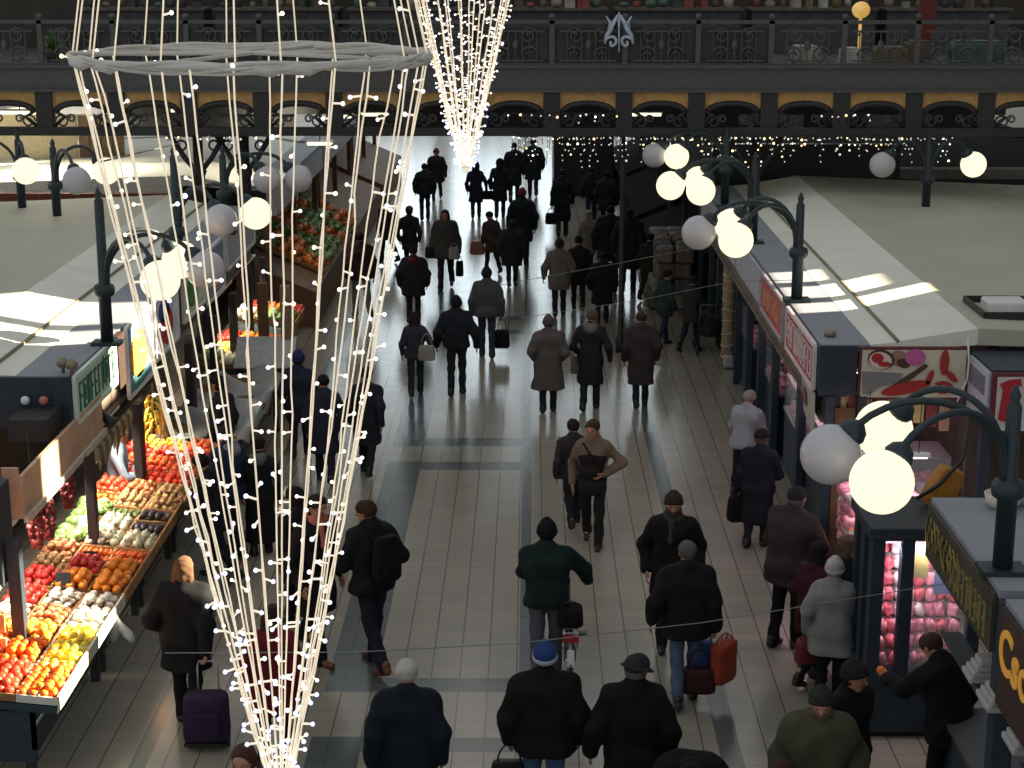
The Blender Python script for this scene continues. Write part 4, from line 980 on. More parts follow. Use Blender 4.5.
rows = [  # (y, kinds from the aisle side inwards, crate length along the aisle)
    (13.84, ['mandarin', 'tomato', 'tomato'], 'nearest the camera', .66),
    (14.54, ['lemon', 'mandarin', 'tomato'], 'first from the camera', .42), (14.98, ['lemon', 'orange', 'mandarin'], 'second from the camera', .42), (15.42, ['mushroom', 'onion', 'mushroom'], 'third from the camera', .42), (15.86, ['mushroom', 'mushroom', 'pepper'], 'fourth from the camera', .42),
    (16.37, ['orange', 'orange', 'apple'], 'fifth from the camera', .42), (16.81, ['orange', 'apple', 'potato'], 'sixth from the camera', .42), (17.25, ['carrot', 'carrot', 'onion'], 'seventh from the camera', .40), (17.68, ['turnip', 'turnip', 'cabbage'], 'eighth from the camera', .40),
    (18.17, ['aubergine', 'turnip', 'cabbage'], 'ninth from the camera', .42), (18.61, ['aubergine', 'cucumber', 'cabbage'], 'tenth from the camera', .42), (19.05, ['potato', 'potato', 'carrot'], '11th from the camera', .42), (19.50, ['potato', 'onion', 'tomato'], '12th from the camera', .42),
    (20.02, ['tomato', 'tomato', 'tomato'], '13th from the camera', .44), (20.48, ['persimmon', 'persimmon', 'persimmon'], '14th from the camera', .44), (20.94, ['tomato', 'tomato', 'pepper'], '15th from the camera', .44), (21.40, ['persimmon', 'lemon', 'lemon'], '16th from the camera', .42)]
for y, kinds, where, w in rows:
    for q, kd in enumerate(kinds):
        pos = ('aisle side', 'middle', 'inner side')[q]
        crate_of(kd, FX - .01 - q * .375, y, w, .365, 'in left row %s, %s' % (where, pos), layers=2 if kd not in ('cabbage',) else 1, colour='white' if (y < 15.8 and q == 0) else ('wood' if (q + int(y * 2)) % 3 else 'dark'), n_max=40)
for i, (y, kinds) in enumerate(((26.1, ['cabbage', 'turnip', 'lettuce']), (26.9, ['orange', 'persimmon', 'lemon']), (27.7, ['persimmon', 'orange', 'pepper']), (29.5, ['lettuce', 'cabbage', 'turnip']), (30.22, ['tomato', 'orange', 'pepper']))):
    for q, kd in enumerate(kinds):
        crate_of(kd, FX - .01 - q * .375, y, .7, .365, '%s, %s' % (['just beyond the grey sheet', 'second beyond the grey sheet', 'third beyond the grey sheet', 'fourth beyond the grey sheet', 'fifth beyond the grey sheet', 'sixth beyond the grey sheet'][i], ('aisle side', 'middle', 'inner side')[q]), n_max=22)
# hanging bunches above the benches
hang_sausages(18.2, 20.6, -4.92, 1.95, 18, 'dried string hanging below the pale green sign', 'strings below the pale green sign', [mat('garlic_skin', srgb(140, 128, 104), .7, 0, .2), mat('dried_root', srgb(96, 84, 66), .8, 0, .2)], 31, (.2, .4), .03)
for i, (y, z, kd) in enumerate(((16.1, 1.78, 'grape'), (16.5, 1.74, 'grape'), (17.3, 1.8, 'grape'))):
    b = MB(); r = random.Random(i)
    for a in range(70):
        q = r.random(); an = r.uniform(0, 6.28); w = .075 * (1 - abs(q - .4)); b.ball((-5.0 + w * math.cos(an), y + w * math.sin(an), z + .15 - q * .42), .03, 6, 4)
    b.tube([(-5.0, y, z + .18), (-4.97, y, 2.0)], .006, 5)
    tag(b.build('pepper_bunch', mat('dried_pepper', srgb(112, 34, 34), .5, 0, .3, 20), origin=(-5.0, y, z - .3)), ['dark red pepper bunch hanging nearest the left edge', 'dark red pepper bunch hanging second from the left edge', 'dark red pepper bunch hanging by the white sunlit board'][i], 'peppers')
# banana bunch
t = thing('banana_bunch', (-4.85, 20.9, 1.65), 'hanging bunch of yellow bananas behind the first lamp post', 'bananas')
for i in range(22):
    a = i * 2.4; z = 1.86 - .022 * i; b = MB(); c_, s_ = math.cos(a), math.sin(a)
    b.tube([(-4.85 + .02 * c_, 20.9 + .02 * s_, z), (-4.85 + .10 * c_, 20.9 + .10 * s_, z - .03), (-4.85 + .14 * c_, 20.9 + .14 * s_, z - .11), (-4.85 + .12 * c_, 20.9 + .12 * s_, z - .18)], [.012, .022, .022, .008], 6); b.build('banana', mat('banana_skin', srgb(238, 200, 70), .5, 0, .15), t)
b = MB(); b.tube([(-4.85, 20.9, 1.4), (-4.85, 20.9, 2.0)], .018, 6); b.build('stalk', mat('fruit_stem', (1, 1, 1)), t)
# price boards
for i, (px, py, Y, lab) in enumerate(((64, 588, 16.4, 'black price board on a stick in the second bench'), (91, 566, 17.3, 'small dark price board among the orange carrots'), (86, 530, 18.0, 'white price card among the cabbages'), (12, 690, 14.7, 'white price card at the near fruit bench'))):
    p = aty(px, py, Y); b = MB(); b.mat(0); b.box(p + Vector((0, 0, .1)), (.16, .012, .14), Matrix.Rotation(-.2, 3, 'X')); b.mat(1); b.tube([p + Vector((0, 0, -.08)), p + Vector((0, 0, .05))], .006, 5)
    tag(b.build('price_board', [mat('slate_board', srgb(48, 52, 56), .6) if i < 2 else paper, white], origin=p), lab, 'price board')
# plastic bag hung at the bench corner
p = aty(114, 614, 15.9); t = thing('plastic_bag', (p.x, p.y, p.z - .25), 'thin clear plastic bag hanging from the bench corner', 'bag')
film = mat('clear_film', (.85, .87, .88), .25, 0, 0, alpha=.55)
for sg in (-1, 1):
    b = MB(); b.tube([p + Vector((0, 0, .02)), p + Vector((.02 + .02 * sg, 0, -.10)), p + Vector((.06 + .07 * sg, 0, -.22)), p + Vector((.07 + .10 * sg, .02, -.30))], [.012, .035, .055, .03], 7); b.build('bag_tail', film, t)
# table with a crumpled grey sheet (on the left, beyond the fourth bench)
t = thing('table', (-4.45, 23.9, 0), 'table covered by a crumpled grey sheet, left of the aisle', 'table')
b = MB(); b.box2((-5.1, 22.2, .86), (-3.9, 25.7, .90)); b.build('table_top', woodd, t)
for x, y in ((-4.98, 22.3), (-4.0, 22.3), (-4.98, 25.6), (-4.0, 25.6)):
    b = MB(); b.box((x, y, .43), (.08, .08, .86)); b.build('leg', ironb, t)
b = MB(); r = random.Random(9); nx, ny = 14, 30; vs = []
for i in range(nx):
    for j in range(ny):
        x = -5.15 + 1.3 * i / (nx - 1); y = 22.15 + 3.6 * j / (ny - 1); e = max(0, x + 3.95) * 3 + max(0, 22.3 - y) * 3
        vs.append((x, y, .95 + .05 * math.sin(x * 9 + 2 * math.sin(y * 3)) + .05 * math.sin(y * 6 + x * 5) + r.uniform(-.015, .015) - e * .25))
b.add(vs, [(i * ny + j, (i + 1) * ny + j, (i + 1) * ny + j + 1, i * ny + j + 1) for i in range(nx - 1) for j in range(ny - 1)], True)
o = b.build('sheet', mat('grey_film', srgb(150, 152, 150), .35, 0, .15, 6), origin=(-4.5, 23.9, .9)); sm_ = o.modifiers.new('t', 'SOLIDIFY'); sm_.thickness = .01; tag(o, 'crumpled grey plastic sheet over the left table', 'sheet')
b = MB(); q = [(-4.7, 25.9, .95), (-3.75, 25.9, .95), (-3.75, 26.4, 1.35), (-4.7, 26.4, 1.35)]; b.add(q, [(0, 1, 2, 3)]); o = b.build('board', mat('pale_grey_board', srgb(176, 178, 178), .5), origin=(-4.2, 26.1, .95)); sm_ = o.modifiers.new('t', 'SOLIDIFY'); sm_.thickness = .02; tag(o, 'pale grey board leaning behind the crumpled sheet', 'board')
# wooden posts by the table
for i, (px, Y) in enumerate(((262, 26.6), (285, 26.4))):
    x = aty(px, 290, Y).x; b = MB(); b.box((x, Y, 1.1), (.16, .14, 2.2)); tag(b.build('timber_post', [woodd, mat('tan_timber', srgb(140, 112, 88), .8)][i], origin=(x, Y, 0), bevel=.01), ['dark brown timber post behind the cone of lights', 'light brown timber post behind the cone of lights'][i], 'post')
for x, y, e, c, lab in ((-5.10, 15.9, 22, (1, .9, .75), 'under the low sunlit awning board'), (-5.10, 17.9, 30, (1, .9, .75), 'under the near end of the green sign'), (-5.10, 19.3, 34, (1, .88, .7), 'under the far end of the green sign'), (-5.10, 21.2, 28, (1, .88, .7), 'under the amber and blue picture sign'), (-5.10, 27.4, 28, (1, .85, .65), 'beyond the grey sheet on the left'), (-5.10, 29.9, 24, (1, .85, .65), 'at the last left stall before the bridge')):
    tube_lamp('shop tube ' + lab, (x, y, 1.95), 1.3, 'y', e, c, tubem, 0., 2.82, -.1, 92)
# small black hooded spot on the rail
p = aty(108, 420, 18.9); t = thing('spot_lamp', p, 'black hooded spot lamp on the rail below the green sign', 'lamp')
b = MB(); b.lathe([(.02, -.14), (.05, -.12), (.06, 0), (.10, .10), (.095, .10)], p, 12, Matrix.Rotation(2.2, 3, 'Y')); b.build('hood', blackp, t); b = MB(); b.tube([p, p + Vector((-.15, 0, .08)), Vector((LX + .02, p.y, p.z + .12))], .014, 6); b.build('bracket', blackp, t)
# ================================================================== gallery bridge across the hall
BY0 = 30.6
def bz(py): return aty(512, py, BY0).z
def bxp(px, py=100, y=None): return aty(px, py, y or BY0).x
zb, zt_, zf, zr_ = bz(131), bz(92), bz(68), bz(22)     # bottom chord, top of truss, deck, hand rail
bays = [624 + 72.4 * k for k in range(-9, 7)]
xs = [bxp(p) for p in bays]; x0b, x1b = xs[0] - .2, xs[-1] + .2
br = thing('gallery_bridge', (0, BY0, zb), 'dark iron gallery bridge with ochre panels crossing the hall', 'bridge')
b = MB(); b.box2((x0b, BY0, zt_), (x1b, BY0 + 4.2, zf)); b.build('deck', iron, br)
b = MB(); b.box2((x0b, BY0 - .08, zt_ + .02), (x1b, BY0, zf + .03)); b.bar((x0b, BY0 - .1, zf + .03), (x1b, BY0 - .1, zf + .03), .10, .05); b.bar((x0b, BY0 - .1, zt_ + .03), (x1b, BY0 - .1, zt_ + .03), .08, .05); b.build('fascia', iron, br)
for yy, nm in ((BY0 - .05, 'bottom_chord'), (BY0 + 4.1, 'bottom_chord')):
    b = MB(); b.box2((x0b, yy - .08, zb - .08), (x1b, yy + .08, zb + .07)); b.build(nm, ironb, br)
for i, x in enumerate(xs):
    b = MB(); b.box2((x - .15, BY0 - .10, zb), (x + .15, BY0 + .10, zt_ + .02)); b.build('truss_post', ironb, br)
    b = MB(); b.box((x, BY0 - .02, (zf + zr_) / 2 + .02), (.09, .09, zr_ - zf + .04)); b.ball((x, BY0 - .02, zr_ + .09), .06, 10, 7); b.build('railing_post', iron, br)
r = random.Random(4)
for i in range(len(xs) - 1):
    a, c = xs[i] + .15, xs[i + 1] - .15; w = c - a; mid = (a + c) / 2
    hz = (zt_ - zb)
    pts = [(a, zt_), (c, zt_)]
    n = 12; top = zt_ - hz * .22; low = zt_ - hz * .42
    arc = [(mid + (w / 2 * .86) * math.cos(t), low + (top - low) * math.sin(t)) for t in [PI * k / n for k in range(n + 1)]]
    b = MB(); b.prism([(a, zt_), (a, low)] + arc[::-1] + [(c, low), (c, zt_)], BY0 - .03, BY0 + .0, lambda u, v, q: (u, q, v)); b.build('arched_panel', tan, br)
    b = MB(); b.tube([(u, BY0 - .05, v - .045) for u, v in arc], .055, 6); b.tube([(a, BY0 - .05, low - .03), (mid - w * .3, BY0 - .05, zb + .25), (a, BY0 - .05, zb + .08)], .04, 5); b.tube([(c, BY0 - .05, low - .03), (mid + w * .3, BY0 - .05, zb + .25), (c, BY0 - .05, zb + .08)], .04, 5)
    b.build('iron_arch', ironb, br)
    b = MB()
    for sg in (-1, 1):
        for q, rr in ((.30, .13), (.16, .08)):
            cx, cz = mid + sg * w * q * 1.15, zb + .17 + (.05 if q < .2 else 0)
            b.tube([(cx + rr * (1 - k * .05) * math.cos(k * .6) * sg, BY0 - .04, cz + rr * (1 - k * .05) * math.sin(k * .6)) for k in range(14)], .018, 4)
    b.build('iron_scroll', iron, br)
    # railing field with scroll work
    b = MB(); zm = (zf + zr_) / 2
    b.bar((a, BY0 - .02, zf + .13), (c, BY0 - .02, zf + .13), .03, .03); b.bar((a, BY0 - .02, zr_ - .16), (c, BY0 - .02, zr_ - .16), .03, .03)
    for k in range(1, 8): x = a + w * k / 8; b.bar((x, BY0 - .02, zf + .05), (x, BY0 - .02, zr_ - .16), .018, .018)
    for sg in (-1, 1):
        for cz, rr in ((zm - .18, .17), (zm + .16, .16)):
            cx = mid + sg * w * .24
            b.tube([(cx + rr * (1 - k * .045) * math.cos(k * .55) * sg, BY0 - .03, cz + rr * (1 - k * .045) * math.sin(k * .55)) for k in range(18)], .02, 4)
    b.ball((mid, BY0 - .03, zm), .06, 8, 6, (1, .5, 1.6)); b.build('railing_panel', iron, br)
b = MB(); b.bar((x0b, BY0 - .02, zr_), (x1b, BY0 - .02, zr_), .09, .06); b.bar((x0b, BY0 - .02, zf + .06), (x1b, BY0 - .02, zf + .06), .06, .06); b.build('hand_rail', iron, br)
# backing boards fixed inside the railing (dark sheets hide the lower shops)
for (p0, p1) in ((500, 770), (70, 250), (250, 430)):
    b = MB(); b.box2((bxp(p0), BY0 + .05, zf + .02), (bxp(p1), BY0 + .08, zr_ - .1)); b.build('railing_sheet', mat('dark_sheet', srgb(60, 60, 62), .7, 0, .15, 2), br)
# blue white painted panel with scrolls in the railing
pl_ = aty(617, 36, BY0 - .12)
b = MB(); 
for sg in (-1, 1):
    sp_ = [aty(619 + sg * (7 + (7 - .5 * k) * math.cos(k * .55)), 42 - 6 * math.sin(k * .55) * (1 - k * .04), BY0 - .12) for k in range(13)]; b.tube(sp_, .028, 6)
    b.tube([aty(619 + sg * x, y, BY0 - .12) for x, y in ((1, 15), (6, 24), (9, 31), (13, 36), (14, 44))], [.02, .04, .045, .03, .02], 6)
    b.tube([aty(619 + sg * x, y, BY0 - .12) for x, y in ((13, 16), (9, 22), (11, 29))], [.012, .025, .012], 6)
b.tube([aty(619, y, BY0 - .12) for y in (12, 20, 28, 52)], [.012, .03, .02, .015], 6); o = b.build('scroll_ornament', mat('pale_blue_white', srgb(176, 190, 206), .5, 0, .25, 14), br); o['label'] = 'pale blue white scroll ornament on the railing'
# rear plates added to darken the arches; bays left open stay bright
b = MB()
for i in range(len(xs) - 1):
    if i in (0, 4, 11, 13): continue
    b.box2((xs[i], BY0 + 4.12, zb - .42), (xs[i + 1], BY0 + 4.18, zt_))
b.build('dark_rear_plate', ironb, br)
# columns carrying it, with spreading brackets
cols = [bxp(192, 140), bxp(239, 140), bxp(625, 140), bxp(758, 170), bxp(-40, 140), bxp(1060, 140)]
for i, x in enumerate(cols):
    lab = ['branched iron column left of the pair behind the light cone', 'branched iron column right of the pair behind the light cone', 'slim iron column under the bridge in mid aisle', 'iron column under the bridge behind the right lamps', 'iron column under the bridge beyond the left edge', 'iron column under the bridge beyond the right edge'][i]
    t = thing('iron_column', (x, BY0 + .5, 0), lab, 'column')
    rr = .05 if i == 2 else .12
    b = MB(); b.lathe([(rr * 1.8, 0), (rr * 1.8, .25), (rr, .35), (rr * .9, zb - .9), (rr * 1.3, zb - .8), (rr * .8, zb - .75), (rr * .8, zb - .02)], (x, BY0 + .5, 0), 12); b.build('shaft', ironb, t)
    if i != 2:
        for sg in (-1, 1):
            b = MB(); b.tube([(x, BY0 + .5, zb - .85), (x + sg * .25, BY0 + .5, zb - .55), (x + sg * .55, BY0 + .5, zb - .06)], .05, 6)
            b.tube([(x + sg * (.30 + .09 * math.cos(k * .6)), BY0 + .5, zb - .32 + .09 * math.sin(k * .6)) for k in range(11)], .02, 4); b.build('bracket', ironb, t)
# fluorescent fittings under the deck
fluo = mat('fluorescent_tube', (1, 1, .8), .3, 0, 0, emit=(1, .93, .55), estr=2.2)
for i, (px, py, w, lab) in enumerate(((646, 114, .55, 'lit tube under the bridge right of the mid aisle column'), (20, 112, .7, 'lit tube under the bridge at far left'), (375, 114, .5, 'lit tube under the bridge behind the light cone'), (345, 116, .25, 'small lit lamp under the bridge behind the light cone'), (320, 143, .45, 'lit tube below the bridge, above the far left fruit'), (805, 101, .12, 'tiny warm lamp under the bridge, right part'), (178, 110, .2, 'small lit lamp under the bridge left of the cone'))):
    p = aty(px, py, BY0 + 1.6); t = thing('ceiling_lamp', (p.x, p.y, p.z), lab, 'lamp')
    b = MB(); b.box(p + Vector((0, 0, .03)), (w + .06, .3, .03)); b.build('housing', white, t)
    b = MB(); b.box(p, (w, .34, .05)); b.build('diffuser', fluo, t)
    b = MB(); b.tube([p + Vector((0, 0, .04)), (p.x, p.y, max(p.z + .05, zt_))], .012, 5); b.build('hanger', ironb, t)
tube_lamp('long lit tube under the bridge over the far left roofs', (-9.5, BY0 + 3.6, 4.45), 1.5, 'x', 160, (1, .92, .74), tubem, 0., zt_)
tube_lamp('long lit tube under the bridge over the left fruit stalls', (-5.2, BY0 + 3.6, 4.45), 1.2, 'x', 50, (1, .9, .7), tubem, 0., zt_)
# shops on the gallery behind the bridge
goods_c = [srgb(*[min(235, v * 1.1) for v in c]) for c in ((120, 116, 106), (84, 74, 66), (70, 90, 80), (150, 144, 132), (120, 62, 58), (60, 62, 66), (100, 92, 64), (170, 166, 158), (52, 60, 56))]
gm = [mat('gallery_goods_%d' % i, c, .6, 0, .3, 8) for i, c in enumerate(goods_c)]
gd = MB(); gd.box2((-14, BY0 + 4.2, zt_), (14, BY0 + 6.5, zf)); gd.build('gallery_floor', iron, kind='structure')
gw = MB(); gw.box2((-14, BY0 + 6.4, zf), (14, BY0 + 6.55, zf + 3)); gw.build('gallery_back', mat('gallery_back', srgb(66, 60, 54), .9, 0, .2, 2), kind='structure')
r = random.Random(17); k = 0
posw = ['far left', 'left', 'left of the second cone', 'centre', 'right of centre', 'right', 'far right']
for i in range(7):
    x = -9.2 + 2.75 * i; t = thing('shop_counter', (x + 1.2, BY0 + 5.2, zf), 'dark shop counter up on the gallery, %s' % ['first from the left', 'second from the left', 'third from the left', 'fourth from the left, in the middle', 'third from the right', 'second from the right', 'first from the right'][i], 'counter')
    b = MB(); b.box2((x, BY0 + 4.6, zf), (x + 2.5, BY0 + 5.6, zf + .85)); b.build('base', gm[5], t); b = MB(); b.box2((x - .05, BY0 + 4.5, zf + .85), (x + 2.55, BY0 + 5.65, zf + .9)); b.build('top', gm[1], t)
    for q in range(9):
        w = r.uniform(.12, .26); h_ = r.uniform(.10, .30); d = r.uniform(.15, .3); xx = x + .15 + q * .27; yy = BY0 + 4.8 + r.uniform(0, .4); b = MB()
        kind = r.choice(('box', 'jar', 'sack'))
        if kind == 'box': b.box((xx, yy, zf + .9 + h_ / 2), (w, d, h_), Matrix.Rotation(r.uniform(-.3, .3), 3, 'Z'))
        elif kind == 'jar': b.lathe([(w * .4, 0), (w * .42, h_ * .7), (w * .25, h_ * .85), (w * .28, h_)], (xx, yy, zf + .9), 10)
        else: b.ball((xx, yy, zf + .9 + h_ * .45), 1, 9, 6, (w * .5, d * .5, h_ * .5))
        tag(b.build({'box': 'goods_box', 'jar': 'storage_jar', 'sack': 'cloth_sack'}[kind], gm[r.randrange(9)], origin=(xx, yy, zf + .9)), {'box': 'small box', 'jar': 'jar', 'sack': 'small sack'}[kind] + ' for sale on the gallery counter, %s' % ['first from the left', 'second from the left', 'third from the left', 'fourth from the left', 'third from the right', 'second from the right', 'first from the right'][i], {'box': 'box', 'jar': 'jar', 'sack': 'sack'}[kind], 'goods on gallery counter ' + 'abcdefg'[i])
# a red hanging cloth, a lit ornament and crates standing on the bridge deck
p = aty(926, 12, BY0 + 1); b = MB(); b.prism([(p.x - .17, zf + .02), (p.x + .15, zf + .02), (p.x + .2, zf + 1.6), (p.x - .12, zf + 1.6)], BY0 + .95, BY0 + 1.0, lambda u, v, w: (u, w, v)); tag(b.build('red_banner', mat('deep_red_cloth', srgb(104, 44, 44), .8), origin=(p.x, p.y, zf)), 'deep red upright banner on the gallery, right of the lit ornament', 'banner')
p = aty(861, 10, BY0 + 1.0); b = MB(); b.ball(p, .17, 12, 8, (1, .6, .9)); b.tube([p, (p.x, p.y, zf)], .03, 6); tag(b.build('lit_ornament', mat('amber_glow', (1, .7, .3), .4, 0, .5, 9, emit=srgb(230, 170, 80), estr=.55), origin=(p.x, p.y, zf)), 'amber glowing ornament on the gallery, upper right', 'ornament')
for i, (p0, p1, py, c) in enumerate(((790, 818, 55, 3), (840, 858, 57, 7), (872, 905, 56, 6), (905, 930, 50, 1), (950, 1000, 50, 2), (745, 752, 47, 1))):
    a_, c_ = bxp(p0, 60, BY0 + .8), bxp(p1, 60, BY0 + .8); hh = max(.15, aty(512, py - 8, BY0 + .8).z - zf); b = MB(); b.box2((a_, BY0 + .5, zf), (c_, BY0 + 1.0, zf + hh)); b.box2((a_ + .05, BY0 + .55, zf + hh), (c_ - .05, BY0 + .95, zf + hh + .04))
    tag(b.build('storage_crate', gm[c], origin=((a_ + c_) / 2, BY0 + .8, zf), bevel=.02), ['cream patterned crate behind the railing, right part', 'small white crate behind the railing under the lit ornament', 'olive crate behind the railing right of the lit ornament', 'brown crate behind the railing below the red banner', 'green crate behind the railing at far right', 'narrow brown crate behind the railing'][i], 'crate')
# people-less potted green on the left of the gallery
p = aty(52, 30, BY0 + .6); t = thing('potted_plant', (p.x, p.y, zf), 'dim green potted plant behind the left railing', 'plant')
b = MB(); b.lathe([(.12, 0), (.17, .25), (.18, .27)], (p.x, p.y, zf), 12); b.build('pot', gm[1], t)
b = MB(); r = random.Random(2)
for i in range(60):
    a = r.uniform(0, 6.28); l = r.uniform(.2, .42); e = r.uniform(.3, 1.4); d = Vector((math.cos(a) * math.cos(e), math.sin(a) * math.cos(e), math.sin(e))) * l; s_ = Vector((-math.sin(a), math.cos(a), 0)) * .035; o_ = Vector((p.x, p.y, zf + .27)); b.add([o_, o_ + d * .6 + s_, o_ + d, o_ + d * .6 - s_], [(0, 1, 2, 3)])
b.build('foliage', mat('leaf_green', srgb(88, 120, 70), .6, 0, .3), t)

# ================================================================== beyond the bridge
dkm = mat('shade_black', srgb(34, 33, 33), 1., 0, .15, 3, spec=.05)  # shade over the right row beyond the bridge, put into its colour
for sg, lab in ((-1, 'left'), (1, 'right')):
    for i in range(3):
        y0 = (33.0 if sg < 0 else 35.0) + 8 * i; y1 = y0 + 7.6; fx = LX if sg < 0 else RX
        t = thing('market_stall', (fx + sg * .3, (y0 + y1) / 2, 0), 'stall row beyond the bridge on the %s, %s' % (lab, ['nearest', 'middle', 'farthest'][i]), 'stall'); X = lambda d: fx + sg * d
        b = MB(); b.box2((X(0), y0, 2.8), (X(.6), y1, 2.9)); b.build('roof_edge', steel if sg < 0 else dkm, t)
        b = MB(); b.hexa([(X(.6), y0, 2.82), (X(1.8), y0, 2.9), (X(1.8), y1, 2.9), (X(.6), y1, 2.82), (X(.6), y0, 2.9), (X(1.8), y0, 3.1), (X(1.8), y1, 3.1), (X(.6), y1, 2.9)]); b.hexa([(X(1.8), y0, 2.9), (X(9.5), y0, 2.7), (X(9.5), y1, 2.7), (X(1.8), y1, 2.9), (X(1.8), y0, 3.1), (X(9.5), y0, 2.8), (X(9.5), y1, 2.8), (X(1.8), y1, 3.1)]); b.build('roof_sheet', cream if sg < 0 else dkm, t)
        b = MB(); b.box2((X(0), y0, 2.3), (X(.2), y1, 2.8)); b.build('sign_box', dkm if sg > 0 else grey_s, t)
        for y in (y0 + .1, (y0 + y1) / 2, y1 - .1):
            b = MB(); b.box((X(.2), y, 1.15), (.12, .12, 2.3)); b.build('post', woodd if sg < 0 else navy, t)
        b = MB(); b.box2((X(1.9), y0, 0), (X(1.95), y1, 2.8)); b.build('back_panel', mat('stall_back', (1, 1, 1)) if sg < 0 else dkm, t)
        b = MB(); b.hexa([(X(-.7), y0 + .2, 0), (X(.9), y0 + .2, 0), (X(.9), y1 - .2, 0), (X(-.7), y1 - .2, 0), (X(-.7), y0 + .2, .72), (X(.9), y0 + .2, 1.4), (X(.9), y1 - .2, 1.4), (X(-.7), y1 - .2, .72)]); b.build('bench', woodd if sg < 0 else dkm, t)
kinds_far = ['pumpkin', 'lettuce', 'cabbage', 'pumpkin', 'lettuce', 'pumpkin', 'cabbage', 'lettuce', 'pumpkin']
for i in range(8):
    y = 34.9 + .9 * i
    for q in range(3):
        crate_of(kinds_far[(i * 2 + q * 3) % 9], LX + .66 - q * .53, y, .84, .56, 'beyond the bridge at left, %s crate, %s' % (['first', 'second', 'third', 'fourth', 'fifth', 'sixth', 'seventh', 'eighth'][i], ('aisle side', 'middle', 'inner side')[q]), zf=lambda x: .80 + (LX + .7 - x) * .425, tilt=.40, n_max=14)
# added black blocks standing in for the shaded gap and the far dark crowd
t = thing('dark_block', (5.5, 34.8, 0), 'added black front standing for the shaded gap under the bridge, right of the aisle', 'stall')
b = MB(); b.box2((3.75, 34.6, 0), (7.6, 34.75, 3.55)); b.build('shade_front', blackp, t); b = MB(); b.box2((7.6, 34.6, 0), (13, 34.75, 2.85)); b.build('shade_front', blackp, t); b = MB(); b.box2((7.6, 34.5, 2.85), (13, 34.9, 3.05)); b.build('shade_front_top', mat('shade_front_grey', srgb(110, 108, 104), .7), t)
t = thing('dark_block', (1.7, 52, 0), 'added black block standing for the dark crowd far off, right of centre', 'stall')
b = MB(); b.box2((.75, 52, 0), (2.6, 56, 3.9)); b.build('block_body', blackp, t, bevel=.03); b = MB(); b.box2((.6, 51.8, 3.9), (2.68, 56.2, 4.05)); b.build('roof', blackp, t)  # roof here is only the top of the added block
# goods heaped beside the right row beyond the bridge: boxes and bales
bl = [mat('bale_%d' % i, srgb(*c), .9, 0, .3, 10, .3) for i, c in enumerate(((112, 96, 84), (134, 124, 112), (96, 72, 66), (84, 92, 84), (120, 110, 104)))]
r = random.Random(8); k = 0
for lay in range(4):
    for i in range(5):
        for j in range(2):
            x = 2.75 + .42 * j + r.uniform(-.04, .04) + lay * .05; y = 35.2 + .62 * i + r.uniform(-.05, .05)
            b = MB(); b.box((x, y, .17 + lay * .33), (.38, .54, .31), Matrix.Rotation(r.uniform(-.15, .15), 3, 'Z')); b.ball((x, y, .17 + lay * .33), 1, 10, 6, (.2, .28, .19))
            tag(b.build('goods_bale', bl[r.randrange(5)], origin=(x, y, lay * .33), bevel=.05), 'soft grey brown bale heaped right of the aisle beyond the bridge', 'bale', 'bales heaped beyond the bridge')
# small sun shelter at far left (bright panelled booth)
t = thing('booth', (-11.0, 37.0, 2.95), 'bright booth with wooden panels at far left beyond the bridge', 'booth')
b = MB(); b.box2((-12.5, 37.0, 2.95), (-9.95, 37.1, 3.9)); b.build('panel', mat('pale_booth', srgb(230, 214, 176), .7, 0, .08), t)
for i in range(4): b = MB(); b.box2((-9.9 + .25 * i, 36.98, 2.95), (-9.68 + .25 * i, 37.1, 3.9)); b.build('wood_panel', mat('tan_timber', (1, 1, 1)), t)
b = MB(); b.box2((-12.6, 36.9, 3.9), (-8.8, 38.5, 4.0)); b.build('roof', cream, t)
# red brown boards closing the left gap beside the cross passage
b = MB(); b.box2((-14, 32.7, 1.2), (-6.6, 32.8, 2.78)); tag(b.build('partition', mat('red_brown_board', srgb(120, 62, 48), .7, 0, .2), origin=(-9.8, 32.75, 0)), 'red brown board wall across the left cross passage', 'partition')
b = MB(); b.box2((-14, 32.5, 0), (-6.6, 32.7, 1.2)); b.build('wall_passage', plaster, kind='structure')
